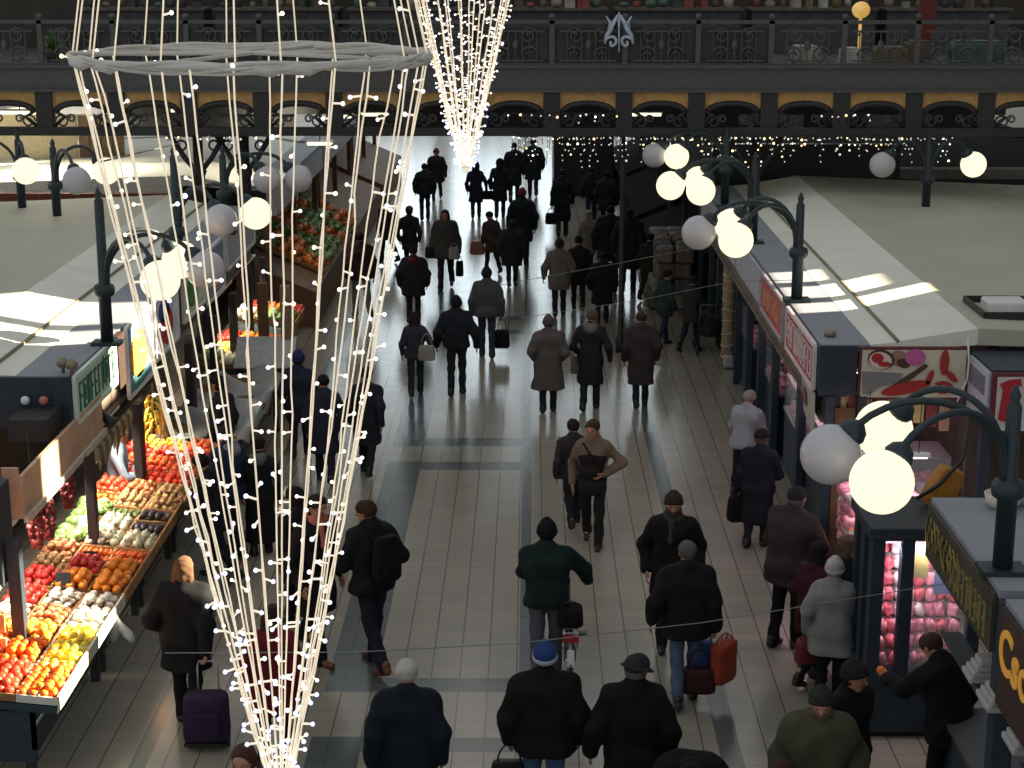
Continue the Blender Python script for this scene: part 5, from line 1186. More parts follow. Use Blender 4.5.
# ================================================================== globe lamps
globe_on = mat('lit_globe', (.2, .18, .12), .3, 0, 0, emit=(1, .945, .68), estr=1.12)
globe_off = mat('opal_globe', srgb(196, 194, 200), .12, 0, .03, 4)
def lamp(label, x, y, arms, base=2.9, top=0.):
    """post with curved arms; arms: (dx, dy, lit)"""
    t = thing('globe_lamp', (x, y, base), label, 'lamp')
    b = MB(); b.box((x, y, base + .02), (.34, .24, .04)); b.build('base_plate', dgreen, t)
    b = MB(); b.lathe([(.075, 0), (.075, .55), (.11, .57), (.125, .60), (.125, .66), (.11, .69), (.06, .71), (.055, 1.26 + top), (.03, 1.30 + top), (.045, 1.34 + top), (.012, 1.42 + top)], (x, y, base + .02), 14); b.build('pole', dgreen, t)
    for dx, dy, lit in arms:
        L = math.hypot(dx, dy); ux, uy = dx / L, dy / L; pts = []
        for k in range(13):
            a = PI * (1 - .86 * k / 12); rr = (L - .1) / 2 * 1.0
            pts.append((x + ux * (.05 + rr + rr * math.cos(a)), y + uy * (.05 + rr + rr * math.cos(a)), base + .82 + .50 * math.sin(a)))
        b = MB(); b.tube([(x + ux * .05, y + uy * .05, base + .60)] + pts, .028, 8); a_ = b.build('arm', dgreen, t)
        g = Vector((x + dx, y + dy, base + .93 - .02)); e = Vector(pts[-1]); d = (e - g).normalized()
        R = d.to_track_quat('Z', 'Y').to_matrix()
        b = MB(); b.lathe([(.03, .10), (.085, .06), (.11, .0), (.10, -.03)], g + d * .225, 14, R); b.tube([e, g + d * .3], .028, 8); b.build('globe_cap', dgreen, a_)
        b = MB(); b.ball(g, .225, 28, 18); o = b.build('globe', globe_on if lit else globe_off, t); o['label'] = 'lit warm white globe' if lit else 'unlit white globe'
    return t
G3 = lambda a, b_, c, s: ((s * 1.32, 0, a), (s * .9, -.58, b_), (s * .82, .62, c))
lamp('globe lamp on the near right stall, two globes lit and one white', 3.54, 11.85, ((-1.32, 0, 0), (-1.08, -.66, 1), (-.80, .66, 1)))
lamp('globe lamp on the right block beside the meat sign, sunlit roof behind', 3.54, 21.85, G3(0, 1, 1, -1))
lamp('globe lamp third from the front on the right, all globes lit', 3.54, 26.4, G3(1, 1, 1, -1))
lamp('globe lamp on the right nearest the gallery bridge', 3.54, 30.35, ((-1.28, .1, 0), (-.9, -.1, 1)))
lamp('globe lamp behind the green sign, nearest on the left', -4.97, 19.25, ((1.22, -.1, 0), (.83, -.75, 1), (.8, .55, 1)), top=.42)
lamp('second globe lamp from the front on the left', -4.97, 23.45, ((1.12, 0, 1), (.74, -.62, 0)), top=.42)
lamp('third globe lamp from the front on the left, no globe lit', -4.97, 27.2, ((1.22, 0, 0), (.73, -.12, 0)))
lamp('globe lamp at the far left edge by the cross passage', -8.95, 29.4, ((.5, -1.3, 1), (-1.3, 0, 1)))
lamp('globe lamp by the left cross passage, one globe white', -8.0, 28.2, ((.72, -1.3, 0), (.9, -.1, 1)))
lamp('globe lamp on the far right roof by the cross passage', 6.98, 29.5, ((-.80, 0, 0), (.80, .05, 1)), base=2.85)
# ================================================================== cones of light strings
wire = mat('lit_wire', srgb(226, 220, 204), .4, 0, .05, 20, emit=srgb(255, 234, 200), estr=.55)
bw = mat('warm_white_led', (1, 1, 1), .3, 0, 0, emit=(1, .93, .80), estr=2.2)
bb = mat('cool_white_led', (1, 1, 1), .3, 0, 0, emit=(.50, .58, 1), estr=1.7)
ba = mat('amber_led', (1, .8, .5), .3, 0, 0, emit=(1, .72, .30), estr=3.2)
stub = mat('led_holder', srgb(220, 216, 205), .4, 0, 0, emit=srgb(255, 240, 215), estr=.7)
for m_ in (wire, bw, bb, ba, stub): m_.cycles.emission_sampling = 'NONE'
def bulb_geo(b, p, d, r, i):
    b.mat(3); b.tube([p, p + d * r * 4.2], r * .5, 5); b.mat(i); b.ball(p + d * r * 4.6, r, 7, 5)
def cone(label, cx, cy, zring, ztip, R, nstr, seed, per, br_, wr, upper=True, sparse=False):
    r = random.Random(seed); t = thing('light_cone', (cx, cy, ztip), label, 'string lights')
    b = MB(); b.tube([(cx + R * math.cos(a), cy + R * math.sin(a), zring) for a in [2 * PI * k / 40 for k in range(40)]], .016, 6, closed=True)
    for q in range(6):
        ph = r.uniform(0, 6); b.tube([(cx + (R + .018 * math.sin(k * .9 + ph)) * math.cos(2 * PI * k / 48), cy + (R + .018 * math.sin(k * .9 + ph)) * math.sin(2 * PI * k / 48), zring + .016 * math.cos(k * .7 + ph * 2) - .008 * (q % 3)) for k in range(48)], .010, 5, closed=True)
    b.build('hoop', mat('white_cable', srgb(200, 198, 190), .45, 0, .06), t)
    for q in range(14):   # cable ties and lumps of bundled wire round the hoop
        a = r.uniform(0, 6.28); da = r.uniform(.06, .2); b = MB(); b.tube([(cx + R * math.cos(a + da * k), cy + R * math.sin(a + da * k), zring - .02 + .012 * (k % 2)) for k in range(4)], [.014, .028, .026, .012], 6); b.build('wire_bundle', mat('white_cable', (1, 1, 1)), t)
    for sg in (0, 1, 2):  # spokes
        a = sg * PI / 3 + .3; b = MB(); b.tube([(cx + R * math.cos(a), cy + R * math.sin(a), zring), (cx - R * math.cos(a), cy - R * math.sin(a), zring + .02)], .010, 6); b.build('spoke', mat('white_cable', (1, 1, 1)), t)
    BL = []
    for k in range(nstr):
        a = 2 * PI * k / nstr + r.uniform(-.06, .06); b = MB(); n = 26; pts = []; kx = 0
        for i in range(n + 1):
            f = i / n; rad = R * (1 - f) ** .93 + .05 * f + .006 * r.uniform(-1, 1); kx += r.uniform(-.009, .009); aa = a + kx * (1 - f)
            if r.random() < .06: kx += r.choice((-.05, .05))
            pts.append(Vector((cx + rad * math.cos(aa), cy + rad * math.sin(aa), zring + (ztip - zring) * f)))
        b.tube(pts, wr, 5); b.build('light_string', wire, t)
        m_ = per + r.randrange(-2, 3)
        for i in range(m_):
            f = (i + r.uniform(.1, .9)) / m_; f = f ** .8; j = min(n - 1, int(f * n)); p = pts[j].lerp(pts[j + 1], f * n - j)
            an = r.uniform(0, 6.28); d = Vector((math.cos(an), math.sin(an), r.uniform(-.35, .35))).normalized()
            BL.append((p, d, bb_i(r, f)))
        if upper:
            b = MB(); zt = zring + 4.2; pts = [Vector((cx + (R * (1 - f) + .04 * f + .004 * r.uniform(-1, 1)) * math.cos(a), cy + (R * (1 - f) + .04 * f) * math.sin(a), zring + 4.2 * f)) for f in [q / 20 for q in range(21)]]
            if k % 4 != 3:
                b.tube(pts, wr * .9, 5); b.build('upper_string', wire, t)
                for i in range(4): f = r.uniform(0, .35); p = pts[int(f * 20)]; an = r.uniform(0, 6.28); (BL.append((p, Vector((math.cos(an), math.sin(an), .2)).normalized(), 2 if r.random() < .4 else 0)) if i < 2 else None)
    b = MB(); b.ball((cx, cy, ztip), .05, 8, 6, (1, 1, 1.6)); b.build('tip_weight', stub, t)
    b = MB(); b.tube([(cx, cy, zring + (4.2 if upper else .02)), (cx, cy, 24)], .012, 5); b.build('hanging_cable', ironb, t)
    BL.sort(key=lambda q: (q[0] - Vector((0, 0, EYE))).length)
    for p, d, i in BL[:100]:
        b = MB(); bulb_geo(b, p, d, br_ * (1.25 if i == 1 else 1), i); b.build('bulb', [bw, bb, ba, stub], t)
    b = MB()
    for p, d, i in BL[100:]: bulb_geo(b, p, d, br_ * (1.25 if i == 1 else 1), i)
    o = b.build('bulb', [bw, bb, ba, stub], t); o['kind'] = 'stuff'
    return t
def bb_i(r, f): return 1 if r.random() < .14 + 2.2 * max(0, (f - .55)) else 0
rc = [aty(75, 55, 8), aty(430, 55, 8)]
cone('big hanging cone of white light strings filling the left foreground', (rc[0].x + rc[1].x) / 2, 8.0, rc[0].z, aty(270, 782, 8).z, (rc[1].x - rc[0].x) / 2 * .985, 26, 5, 14, .0100, .0045)
p2 = aty(465, 168, 26)
cone('small far cone of light strings hanging before the bridge', p2.x, 26, p2.z + 3.7, p2.z, .95, 22, 6, 34, .015, .011, upper=False)
# ================================================================== curtain of lights below the bridge
def icicles(label, x0, x1, z, y, seed, dens=.065, L=(.12, .62)):
    r = random.Random(seed); t = thing('light_curtain', ((x0 + x1) / 2, y, z), label, 'string lights')
    b = MB(); b.tube([(x0 + (x1 - x0) * k / 60, y, z - .03 * abs(math.sin(k * .7))) for k in range(61)], .012, 5); b.build('cable', blackp, t)
    d = MB(); BL = []; n = int((x1 - x0) / dens)
    for i in range(n):
        x = x0 + (x1 - x0) * (i + r.random()) / n; l = r.uniform(*L) * (1 if r.random() < .5 else .55); d.tube([(x, y, z), (x + r.uniform(-.03, .03), y, z - l)], .006, 4)
        for q in range(max(1, int(l / .10))): BL.append((Vector((x + r.uniform(-.05, .05), y - .02, z - .03 - q * .10 - r.random() * .05)), Vector((r.uniform(-1, 1), -1, r.uniform(-.5, .5))).normalized(), 0 if r.random() < .72 else 2))
    o = d.build('drop_wire', blackp, t); o['kind'] = 'stuff'
    r.shuffle(BL)
    dim = mat('dim_white_led', (1, 1, 1), .3, 0, 0, emit=(1, .92, .78), estr=.55)
    dim.cycles.emission_sampling = 'NONE'
    for k, (p, q, i) in enumerate(BL[:100]): b = MB(); b.mat(i); b.ball(p, .022 if k % 4 == 0 else .016, 6, 4); b.build('bulb', [bw if k % 3 == 0 else dim, bb, ba], t)
    b = MB()
    for p, q, i in BL[100:]: b.ball(p, .013, 5, 4)
    o = b.build('bulb', dim, t); o['kind'] = 'stuff'
icicles('curtain of tiny lights hanging along the bridge, centre to right', bxp(512, 134), bxp(950, 134), zb - .06, BY0 - .16, 3)
icicles('short curtain of tiny lights on the bridge, behind the big cone', bxp(168, 134), bxp(262, 134), zb - .06, BY0 - .16, 4, .2, (.08, .3))
icicles('tiny lights strung inside the bridge arches, left of the mid column', bxp(505, 110), bxp(620, 110), bz(112), BY0 - .12, 7, .16, (.08, .3))
icicles('tiny lights strung inside the bridge arches, right part', bxp(820, 110), bxp(870, 110), bz(112), BY0 - .12, 9, .12, (.08, .3))
# ================================================================== guy wires
cab = mat('thin_grey_cable', srgb(120, 124, 122), .5, 0, 0)
def cable(label, pts, r=.006):
    b = MB(); b.tube(pts, r, 5); tag(b.build('guy_wire', cab, origin=pts[0]), label, 'wire')
cable('thin wire from the big cone across the foreground to the near right lamp', [aty(165, 653, 8.3), aty(360, 652, 9), aty(520, 643, 9.8), aty(700, 623, 10.8), aty(985, 577, 11.8)], .0035)
cable('thin wire crossing the mid aisle to the right stalls', [aty(520, 318, 24), aty(640, 300, 24.3), aty(735, 281, 24.6), aty(800, 280, 21.9)], .0045)
cable('short thin wire crossing the mid aisle, above the other', [aty(500, 285, 25), aty(625, 262, 25.5), aty(690, 249, 26)], .0045)
cable('thin wire from the left arm of the light cone to the left column', [aty(100, 162, 9), aty(160, 148, 22), aty(192, 140, BY0 + .4)], .006)
# ================================================================== the crowd
BLK, NVY, CHR, GRY = (16, 17, 18), (22, 27, 36), (34, 35, 37), (84, 80, 78)
pp = person
# --- foreground, walking away
a1 = pp('man with white hair and dark navy jacket, bottom of the photo left of centre', 406, 658, h=1.74, coat=(20, 28, 38), L=.74, hair=(176, 172, 168), bulk=.03, gait=.4, nod=.15, arms=('swb', 'down'))
a2 = pp('man in black jacket and blue knit cap with a white band', 545, 641, h=1.80, coat=BLK, L=.80, pants=(58, 80, 110), head='beanie', hatcol=(38, 60, 108), hat=(150, 156, 172), bulk=.04, gait=-.4, arms=('down', 'down'))
handbag('handbag', 'dark bag in the left hand of the man in the blue knit cap', a2['fist'][0], .34, .14, .30, (18, 18, 20))
a3 = pp('man in long black coat and dark brimmed hat, head turned right', 635, 654, h=1.78, coat=(13, 14, 16), L=.50, head='brim', hatcol=(38, 40, 44), hair=(90, 84, 80), look=-40, bulk=.03, gait=.3, arms=('out', 'down'))
q_ = atz(692, 742, 1.22)
pp('stooping person in black at the bottom edge, right of the brimmed hat', 692, 724, h=1.66, pos=(q_.x, q_.y, 0), coat=(12, 12, 14), L=.6, head='hood', hatcol=(14, 14, 16), bulk=.08, lean=.95, nod=.9, hd=175, arms=('front', 'front'))
a5 = pp('man in dark green jacket and black beanie pushing a bicycle', 547, 518, h=1.82, coat=(22, 38, 36), L=.86, pants=(82, 80, 88), head='beanie', hatcol=(16, 17, 19), bulk=.02, gait=.3, arms=('barin', 'bar'), grip=(True, True))
a6 = pp('bearded man facing the camera in long black coat and dark brown beanie', 674, 488, h=1.80, hd=176, coat=(24, 23, 24), L=.56, head='beanie', hatcol=(50, 38, 40), scarf=(62, 60, 62), face=True, beard=(70, 58, 50), gait=.6, bulk=.01, arms=('down', 'down'))
a7 = pp('grey haired man in black jacket and jeans carrying an orange red bag', 684, 540, 702, hd=2, coat=(24, 24, 25), L=.74, pants=(76, 94, 120), hair=(86, 84, 84), bulk=.03, gait=.35, arms=('out', 'bag'), grip=(False, True))
handbag('shopping_bag', 'orange red shopping bag held by the grey haired man', a7['fist'][1] + Vector((.10, .05, 0)), .34, .16, .42, (150, 62, 44), rz=50, hl=.10, taper=1.0, handles=2)
handbag('carrier_bag', 'blue carrier bag behind the orange red shopping bag', a7['fist'][1] + Vector((-.10, .10, 0)), .26, .16, .36, (46, 66, 112), rz=10, hl=.12, taper=.8)
handbag('dark_bag', 'dark maroon bag low beside the jeans of the grey haired man', a7['fist'][1] + Vector((-.16, -.02, -.15)), .36, .18, .26, (60, 34, 34), rz=0, hl=.20)
a8 = pp('woman in tan top and dark apron with a hand on her hip', 592, 416, 545, hd=172, coat=(116, 100, 85), L=.98, top=(38, 34, 34), pants=(26, 25, 27), hair=(70, 54, 44), face=True, gait=-.4, arms=('hip', 'down'), bulk=-.005, look=-12, female=True)
b_ = MB(); b_.tube([a8['W'] @ a8['at'](.50, .12, .09), a8['W'] @ a8['at'](.34, .0, .16), a8['W'] @ a8['at'](.14, -.14, .15)], .014, 5)
sb = b_.build('cross_strap', cloth((30, 28, 28)), None); M_ = a8['ob'].matrix_basis.inverted(); sb.data.transform(M_); sb.parent = a8['ob']
pp('dark clad man partly hidden behind the woman in tan top', 573, 432, 526, hd=10, coat=(40, 38, 38), L=.8, hair=(40, 32, 28), gait=.6)
a9 = pp('man with black backpack and dark jeans looking left', 374, 495, 668, hd=42, look=28, coat=(22, 23, 26), L=.82, pants=(28, 32, 42), hair=(58, 40, 32), shoes=SHOEB, gait=.45, arms=('front', 'pocket'), bulk=.015)
backpack('black backpack worn by the man looking left', a9, (17, 18, 20))
pp('person in wide dark hat seen through the light cone', 296, 486, h=1.66, hd=40, coat=(28, 28, 30), L=.6, head='brim', hatcol=(24, 22, 22))
pp('person with pinkish red scarf facing right behind the light cone', 318, 486, 658, hd=-130, coat=(30, 27, 28), L=.5, hair=(44, 34, 30), scarf=(190, 110, 96), face=True, shoes=SHOEB)
pp('woman in deep red jacket behind the lower light cone', 271, 604, h=1.62, coat=(96, 22, 30), L=.62, hair=(44, 30, 30), head='bob', female=True, bulk=.02)
a12 = pp('person with light hair and black jacket pulling a purple trolley', 190, 556, 724, hd=-4, coat=(24, 25, 28), L=.62, pants=(24, 24, 28), hair=(100, 74, 52), head='bob', bulk=.03, arms=('pocket', 'pull'), grip=(False, True), gait=-.3)
pp('brown haired person at the bottom edge below the light cone', 244, 741, h=1.62, hd=170, coat=(60, 44, 40), L=.7, hair=(74, 50, 40), head='bob', female=True)
pp('person in long black coat with grey collar left of the aisle', 262, 437, 553, hd=0, coat=(22, 23, 25), L=.18, collar=('collar', (96, 96, 98)), hair=(30, 27, 26), gait=.15)
pp('shopper with grey hood and navy jacket at the fruit, in the cone', 226, 424, h=1.70, hd=60, coat=(32, 38, 58), L=.8, collar=('hood', (128, 128, 134)), hair=(34, 32, 36), bulk=.03, arms=('front', 'front'))
pp('shopper in dark cap at the bench with red peppers, in the cone', 219, 374, h=1.74, hd=70, coat=(30, 31, 36), L=.7, head='cap', hatcol=(24, 24, 28))
pp('black haired shopper leaning over the potatoes', 200, 450, h=1.62, hd=75, coat=(26, 27, 34), L=.7, hair=(22, 20, 20), lean=.25, arms=('front', 'front'))
pp('fruit seller in blue grey jacket behind the left benches', 117, 424, h=1.66, hd=-80, coat=(120, 134, 150), L=.8, head='beanie', hatcol=(28, 26, 28), face=True, arms=('front', 'front'))
pp('person in purple blue cap and dark coat inside the right of the cone', 301, 351, 456, hd=0, coat=(30, 30, 44), L=.6, head='beanie', hatcol=(48, 44, 96))
pp('dark navy coated person right behind the purple blue cap', 326, 374, 482, hd=5, coat=(28, 30, 42), L=.5, hair=(26, 25, 30), bulk=.01)
pp('person in dark knee length coat right at the edge of the cone', 368, 366, 474, hd=-8, coat=(26, 28, 36), L=.5, hair=(28, 26, 28), arms=('down', 'swb'))
# --- middle distance
a17 = pp('woman with a pale shoulder bag walking beside a man in black', 416, 312, 396, hd=4, coat=(36, 36, 42), L=.80, pants=(28, 29, 35), head='long', hair=(38, 32, 32), female=True, gait=.4, arms=('down', 'out'))
handbag('shoulder_bag', 'pale shoulder bag of the woman beside the man in black', a17['base'] + Vector((.20, -.12, 1.12)), .30, .12, .26, (150, 144, 136), hl=.20)
pp('man in black with hands apart, just left of the grey jacket man', 457, 296, 394, hd=0, coat=(22, 24, 28), L=.84, pants=(24, 25, 30), head='beanie', hatcol=(26, 26, 30), bulk=.03, gait=.25, arms=('out', 'out'))
a17c = pp('man in dark grey jacket and jeans with a round black bag', 487, 267, 357, hd=2, coat=(52, 50, 52), L=.80, pants=(50, 54, 66), head='beanie', hatcol=(34, 32, 34), bulk=.02, gait=-.3, arms=('down', 'bag'))
handbag('handbag', 'round black bag in the hand of the man in dark grey jacket', a17c['fist'][1], .30, .16, .34, (24, 24, 28), hl=.22)
pp('person in long grey coat standing in mid aisle', 548, 316, 411, hd=0, coat=(88, 82, 80), L=.42, head='beanie', hatcol=(84, 76, 74), hair=(70, 60, 56), bulk=.03, flare=.03, gait=.2, arms=('pocket', 'pocket'), nod=.2)
a18 = pp('person in black coat with pale collar beside the long grey coat', 590, 309, 409, hd=-10, coat=(26, 25, 26), L=.45, hair=(88, 74, 66), collar=('collar', (104, 98, 94)), gait=.3, arms=('pocket', 'out'), look=-30)
handbag('carrier_bag', 'pale plastic bag hanging by the black coat with pale collar', a18['fist'][0] + Vector((-.05, 0, .1)), .22, .12, .30, (126, 120, 116), hl=.12)
pp('person in long dark coat standing alone right of mid aisle', 640, 311, 406, hd=5, coat=(40, 35, 35), L=.42, hair=(60, 48, 44), head='short', bulk=.02, gait=.2)
pp('person in sandy grey coat with raised left arm in mid aisle', 559, 239, 316, hd=0, coat=(112, 104, 98), L=.62, head='beanie', hatcol=(64, 54, 50), bulk=.03, arms=('out', 'pocket'), gait=.3)
pp('person in black close to the right of the sandy grey coat', 578, 235, 310, hd=0, coat=(26, 25, 26), L=.6, hair=(30, 28, 28))
pp('person in pale grey coat ahead of the sandy grey coat', 588, 214, 272, hd=8, coat=(132, 126, 124), L=.5, hair=(140, 130, 126))
pp('tall person in black in front of the dark group right of mid aisle', 602, 254, 324, hd=-5, coat=(20, 20, 21), L=.5, hair=(26, 24, 24), bulk=.04)
pp('broad person in black in the dark group, left of the slim column', 610, 196, 288, hd=0, coat=(22, 22, 23), L=.6, hair=(24, 24, 24), bulk=.06)
pp('person in black in the dark group, right of the slim column', 628, 207, 292, hd=-10, coat=(24, 24, 24), L=.5, hair=(30, 27, 26), bulk=.04)
a20 = pp('woman in olive black parka with bags, walking towards the camera', 446, 207, 289, hd=176, coat=(48, 48, 48), L=.66, pants=(28, 27, 30), head='long', hair=(54, 46, 42), female=True, bulk=.03, gait=.5, arms=('bag', 'bag'), face=True)
handbag('handbag', 'dark handbag at the left side of the woman in olive black parka', a20['fist'][1] + Vector((0, 0, .28)), .28, .14, .26, (28, 28, 32), hl=.08)
handbag('carrier_bag', 'grey white carrier bag at the hip of the woman in olive black parka', a20['fist'][0] + Vector((-.12, -.1, .30)), .24, .14, .28, (150, 150, 152), hl=.08)
handbag('shopping_bag', 'long dark bag low in the hand of the woman in olive black parka', a20['fist'][0], .18, .12, .34, (26, 26, 30), hl=.12)
a20b = pp('person in dark brown coat turned left with a pinkish tan bag', 492, 214, 273, hd=30, coat=(54, 46, 44), L=.6, hair=(40, 34, 32), arms=('bag', 'down'), lean=.12, nod=.3)
handbag('handbag', 'pinkish tan bag of the person in dark brown coat', a20b['fist'][0] + Vector((-.1, 0, .25)), .36, .14, .32, (168, 122, 108), hl=.10)
pp('broad dark coated person right of the pinkish tan bag', 512, 220, 286, hd=5, coat=(34, 32, 32), L=.56, hair=(50, 42, 40), bulk=.06, gait=.25)
pp('person in dark teal black coat and red cap beyond the broad dark coat', 522, 168, 266, hd=0, coat=(24, 30, 32), L=.55, head='beanie', hatcol=(130, 48, 54), bulk=.02)
pp('person with reddish face in dark coat, far left of the small cone', 437, 148, 200, hd=175, coat=(28, 28, 31), L=.6, head='beanie', hatcol=(96, 54, 52), bulk=.03, face=True)
pp('person in black walking in front of the reddish face', 425, 163, 220, hd=4, coat=(24, 25, 28), L=.8, hair=(26, 26, 28), bulk=.03, gait=.25)
a477 = pp('person in black hooded coat just right of the small cone tip', 476, 162, 218, hd=0, coat=(22, 23, 28), L=.5, head='hood', hatcol=(22, 23, 28), gait=.3, arms=('down', 'out'))
handbag('shopping_bag', 'dark flat bag carried between the two black hooded walkers', a477['fist'][1] + Vector((.1, 0, .1)), .50, .14, .24, (24, 24, 28), hl=.06)
pp('second person in black hooded coat, right of the dark flat bag', 500, 158, 218, hd=0, coat=(20, 21, 25), L=.5, head='hood', hatcol=(20, 21, 25), gait=.4)
pp('person in black under the bridge lights, left one of two', 514, 141, 203, hd=0, coat=(22, 23, 25), L=.5, hair=(28, 26, 26))
pp('person in black under the bridge lights, right one of two', 533, 138, 196, hd=0, coat=(20, 22, 24), L=.5, hair=(24, 24, 26), bulk=.03)
a561 = pp('person in long black coat with a square black bag beyond mid aisle', 562, 168, 236, hd=0, coat=(18, 20, 22), L=.40, hair=(22, 22, 24), arms=('bag', 'down'), gait=.25)
handbag('handbag', 'square black bag held by the long black coat beyond mid aisle', a561['fist'][0], .34, .14, .30, (18, 20, 22), hl=.14)
pp('person in black with legs apart left of the slim column, far off', 591, 166, 224, hd=0, coat=(20, 20, 23), L=.8, hair=(22, 22, 24), gait=.5)
pp('person in black just beside the slim column, far off', 606, 170, 232, hd=-6, coat=(22, 22, 24), L=.6, hair=(24, 24, 24), bulk=.03)
pp('person with burgundy scarf and black puffy coat at the cone edge', 414, 246, 322, hd=0, coat=(28, 27, 31), L=.62, head='short', hair=(24, 26, 26), collar=('collar', (92, 34, 42)), bulk=.05, gait=.2)
pp('person in dark clothes with tan cap behind the burgundy scarf', 410, 206, 272, hd=-4, coat=(36, 33, 32), L=.6, head='cap', hatcol=(92, 78, 66))
pp('woman in dark maroon jacket at the left fruit, facing away', 362, 230, 318, hd=20, coat=(46, 28, 32), L=.78, pants=(120, 116, 112), hair=(36, 28, 26), female=True, bulk=.02)
pp('person in dark jacket choosing from the far left fruit', 388, 196, 262, hd=40, coat=(40, 38, 36), L=.6, hair=(44, 40, 36))
# --- right side
a21 = pp('white haired man in white jacket at the right stalls', 742, 391, 494, hd=-35, coat=(150, 154, 160), L=.80, pants=(22, 24, 30), hair=(150, 140, 134), lean=.18, gait=.15, bulk=.02, arms=('front', 'front'))
a22 = pp('person in dark cap and long navy coat holding a black bag', 756, 430, 546, hd=-28, coat=(22, 23, 30), L=.36, head='cap', hatcol=(32, 30, 34), hair=(80, 70, 66), arms=('bag', 'front'), grip=(True, False), bulk=.02, gait=.2)
handbag('handbag', 'big black bag held by the long navy coat', a22['fist'][0] + Vector((0, -.05, .12)), .36, .16, .34, (16, 17, 19), rz=20, hl=.12)
pp('man in dark brown jacket leaning towards the counter', 786, 487, 646, hd=-42, coat=(52, 42, 42), L=.72, pants=(20, 20, 22), head='cap', hatcol=(40, 38, 40), hair=(90, 84, 82), bulk=.05, gait=.15, lean=.1, arms=('front', 'front'))
pp('brown haired shopper in black between the brown jacket and kiosk', 846, 533, h=1.6, hd=-70, coat=(20, 21, 22), L=.5, hair=(96, 74, 60), head='bob', female=True)
pp('shopper in dark red cardigan hidden behind the brown jacket', 818, 540, h=1.55, hd=-50, coat=(60, 26, 34), L=.6, hair=(30, 26, 26), head='bob', female=True)
a26 = pp('woman in white knit cap and light grey coat, seen from behind', 828, 560, 700, hd=-12, coat=(134, 131, 130), L=.62, pants=(20, 20, 23), head='beanie', hatcol=(178, 170, 168), hair=(150, 130, 120), female=True, bulk=.03, flare=.02, arms=('down', 'front'), gait=.2)
handbag('shopping_bag', 'dusky red bag hanging left of the light grey coat', a26['fist'][0], .22, .14, .26, (112, 48, 58), rz=20, hl=.06)
pp('bearded man in olive green jacket and dark green beanie facing the camera', 822, 684, h=1.76, hd=172, coat=(70, 70, 54), L=.74, head='beanie', hatcol=(38, 42, 40), face=True, bulk=.05, collar=('hood', (74, 74, 58)), beard=(90, 76, 62))
pp('man in black beanie and black jacket looking right, at the kiosk corner', 852, 658, h=1.74, hd=-140, coat=(20, 20, 22), L=.78, head='beanie', hatcol=(34, 32, 32), face=True, bulk=.01, look=15)
pp('person with dark red brown hair at the bottom edge, lower right', 783, 758, h=1.60, hd=160, coat=(40, 34, 34), L=.7, hair=(60, 34, 30), head='bob', female=True)
a30 = pp('customer in black reaching left to the kiosk with food in hand', 938, 626, h=1.72, hd=38, coat=(20, 20, 22), L=.74, pants=(22, 21, 22), hair=(62, 46, 40), lean=.28, nod=.5, arms=('reach', 'down'), grip=(True, False), bulk=.03)
b_ = MB(); b_.ball((0, 0, 0), .04, 10, 8); o_ = b_.build('mandarin', FR['mandarin'][1][0] if 'mandarin' in FR else cloth((230, 120, 50))); o_.location = a30['fist'][0] + Vector((0, .03, .03)); tag(o_, 'orange fruit held in the hand of the customer reaching to the kiosk', 'fruit')
pp('dark green jacketed person by the bales, facing right', 664, 283, 345, hd=-60, coat=(26, 38, 34), L=.7, pants=(40, 48, 66), hair=(30, 28, 26))
pp('dark clad person beside the right stalls holding a pushchair', 690, 288, 352, hd=-40, coat=(28, 30, 30), L=.7, hair=(34, 30, 28), arms=('front', 'front'))
pp('person in black close to the right bales, partly in shadow', 648, 236, 300, hd=-30, coat=(24, 28, 27), L=.6, hair=(26, 26, 26))

# --- pushchair
c_ = atz(708, 352); t = thing('pushchair', c_, 'dark pushchair by the right stalls beyond the wrapped post', 'pushchair')
b = MB(); bag_mesh(b, c_ + Vector((0, 0, .35)), .42, .6, .35, Matrix.Rotation(.5, 3, 'Z'), .9); b.build('seat', cloth((34, 36, 38)), t)
b = MB()
for sx in (-.2, .2): b.tube([c_ + Vector((sx, -.35, .98)), c_ + Vector((sx, -.1, .5)), c_ + Vector((sx, .35, .12))], .014, 6)
b.tube([c_ + Vector((-.2, -.35, .98)), c_ + Vector((.2, -.35, .98))], .014, 6); b.build('push_frame', iron, t)
for sx in (-.24, .24):
    for sy in (-.3, .34):
        b = MB(); b.tube([c_ + Vector((sx, sy + .1 * math.cos(a), .1 + .1 * math.sin(a) * .85)) for a in [2 * PI * k / 14 for k in range(14)]], .018, 6, closed=True); b.build('wheel', blackp, t)
# --- wrapped post in front of the right stalls
w_ = atz(727, 366); t = thing('wrapped_post', w_, 'tan paper wrapped post tied with cords beside the right stalls', 'post')
b = MB(); b.lathe([(.10, 0), (.10, .05)], w_, 10); b.build('base', blackp, t); b = MB(); b.lathe([(.115, .05), (.12, .4), (.112, .9), (.12, 1.5), (.115, 2.12)], w_, 14); b.build('wrapping', mat('tan_wrapping', srgb(150, 128, 108), .8, 0, .2, 12), t)
for i, z in enumerate((.2, .42, .62, .85, 1.05, 1.22, 1.45, 1.72, 1.95)):
    b = MB(); b.tube([(w_.x + .122 * math.cos(a), w_.y + .122 * math.sin(a), z + .03 * math.sin(a + i)) for a in [2 * PI * k / 12 for k in range(12)]], .010, 5, closed=True); b.build('cord', mat('pale_cord', srgb(200, 190, 172), .8), t)
p_ = w_ + Vector((0, -.2, .1)); t2 = handbag('carrier_bag', 'pale plastic bag at the foot of the wrapped post', p_ + Vector((0, 0, .2)), .2, .14, .22, (170, 168, 164), hl=.05)

